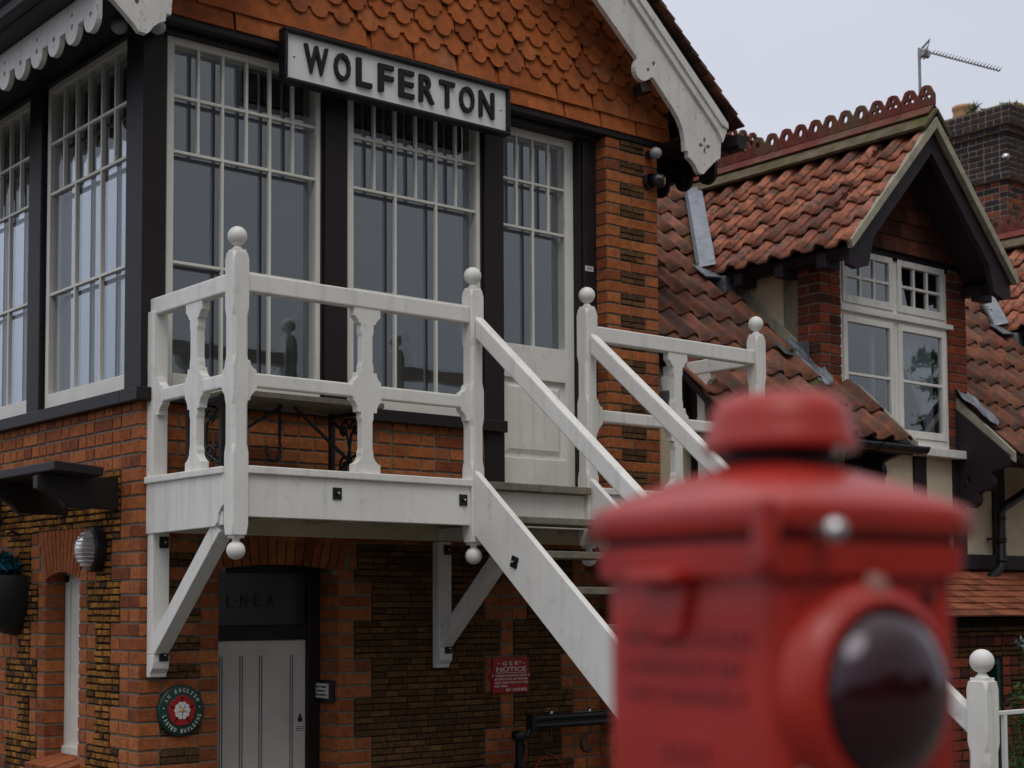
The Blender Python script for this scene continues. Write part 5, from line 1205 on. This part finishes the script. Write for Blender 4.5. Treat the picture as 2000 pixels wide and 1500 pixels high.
mb = MB(); loft(mb, [rsq(hb+.009, 2.302, 14), rsq(hb+.011, 2.304, 18), rsq(hb+.011, 2.322, 18), rsq(hb+.0095, 2.325, 16), rsq(hb-.004, 2.335, 8), rsq(hb-.022, 2.345, 5), rsq(hb-.040, 2.353, 3), rsq(.044, 2.359, 2), rsq(.042, 2.361, 2)], True); mb.build('lid', 'lamp_red', RLM, bevel=0)
lc = lc + rt*.004
mb = MB(); loft(mb, [rsq(.043, 2.355, 2), rsq(.040, 2.380, 2)], True); mb.build('neck', 'lamp_dark', RLM)
mb = MB(); loft(mb, [rsq(.060, 2.372, 2), rsq(.0615, 2.376, 2), rsq(.0575, 2.384, 2), rsq(.0560, 2.392, 2), rsq(.0545, 2.402, 2), rsq(.048, 2.4125, 2), rsq(.040, 2.4155, 2), rsq(.01, 2.4165, 2)], True); mb.build('cap', 'lamp_red', RLM)
lc = lc - rt*.004
mb = MB(); lens_c = L3(0, hb, 2.176)
lens_c = lc + nr*hb + nl*(.012) + Vector((0, 0, 2.190))
lens_c = lens_c - Vector((0, 0, .004))
mb.lathe([(.084, -.002), (.080, .012), (.070, .022), (.064, .024), (.062, .010)], lens_c, nr, 40); mb.build('lens_bezel', 'lamp_red', RLM)
mb = MB(); mb.lathe([(.063, .012), (.061, .022), (.054, .032), (.040, .041), (.022, .046), (0, .048)], lens_c, nr, 40); mb.build('lens', 'lens_glass', RLM)
mb = MB(); mb.obox(L3(hb+.022, hb+.012, 2.300), nl*.016, nr*.016, (0, 0, .050)); mb.build('corner_clasp', 'lamp_red', RLM, bevel=.005)
mb = MB(); mb.ball(lc+nl*.070+nr*(hb+.028)+Vector((0, 0, 2.302)), .0092, 16); mb.lathe([(.006, -.02), (.006, 0)], lc+nl*.070+nr*(hb+.024)+Vector((0, 0, 2.302)), nr, 12); mb.build('knob', 'steel', RLM)
mb = MB(); mb.lathe([(0, .006), (.010, .005), (.012, 0)], lc+nl*.012+nr*(hb+.012)+Vector((0, 0, 2.262)), nr, 14); mb.lathe([(0, .006), (.008, .005), (.009, 0)], lc+nl*.073+nr*hb+Vector((0, 0, 2.128)), nr, 14); mb.build('screw', 'faded_paint', RLM)
mb = MB(); mb.lathe([(0, .004), (.005, .003), (.006, 0)], lc-nl*.058+nr*hb+Vector((0, 0, 2.256)), nr, 12); mb.build('rivet', 'lamp_dark', RLM)
# catch and embossed lettering on the left face
mb = MB(); c = lc + nl*(hb) - nr*.012; 
mb.obox(c+nl*.012+Vector((0,0,2.272)), nr*.056, nl*.024, (0,0,.010)); mb.prism([(-.026, 2.266), (.026, 2.266), (.014, 2.225), (-.014, 2.225)][::-1], c-Vector((0,0,0)), nr, (0,0,1), nl*.008); mb.build('catch', 'lamp_red', RLM, bevel=.003)
mb = MB()          # worn raised lettering, illegible in the photograph: short raised strokes only
for r, (zz, a0, a1) in enumerate(((2.221, -.070, .066), (2.199, -.070, .058), (2.178, -.066, .060))):
    a = a0
    while a < a1:
        w2 = random.uniform(.005, .009); mb.obox(lc+nl*(hb+.0010)+nr*(a+w2/2)+Vector((0, 0, zz+.006)), nr*w2, nl*.002, (0, 0, .011)); a += w2+random.choice((.002, .002, .003, .008))
mb.build('embossed_lettering', 'lamp_stroke', RLM)
mb = MB()
for k in range(4): mb.obox(lc+nl*(hb+.0010)+nr*(-.022+.014*k)+Vector((0, 0, 2.141)), nr*.008, nl*.002, (0, 0, .013))
mb.build('embossed_number', 'lamp_stroke', RLM)
mb = MB(); mb.tube([(lc.x, lc.y, .75), (lc.x, lc.y, 1.79)], .035, 20); mb.lathe([(.035, 1.70), (.09, 1.79), (.09, 1.80), (0, 1.80)], (lc.x, lc.y, 0), (0,0,1), 24); mb.lathe([(.10, .75), (.10, .77), (.04, .80)], (lc.x, lc.y, 0), (0,0,1), 24); mb.build('stand', 'lamp_red', RLM)
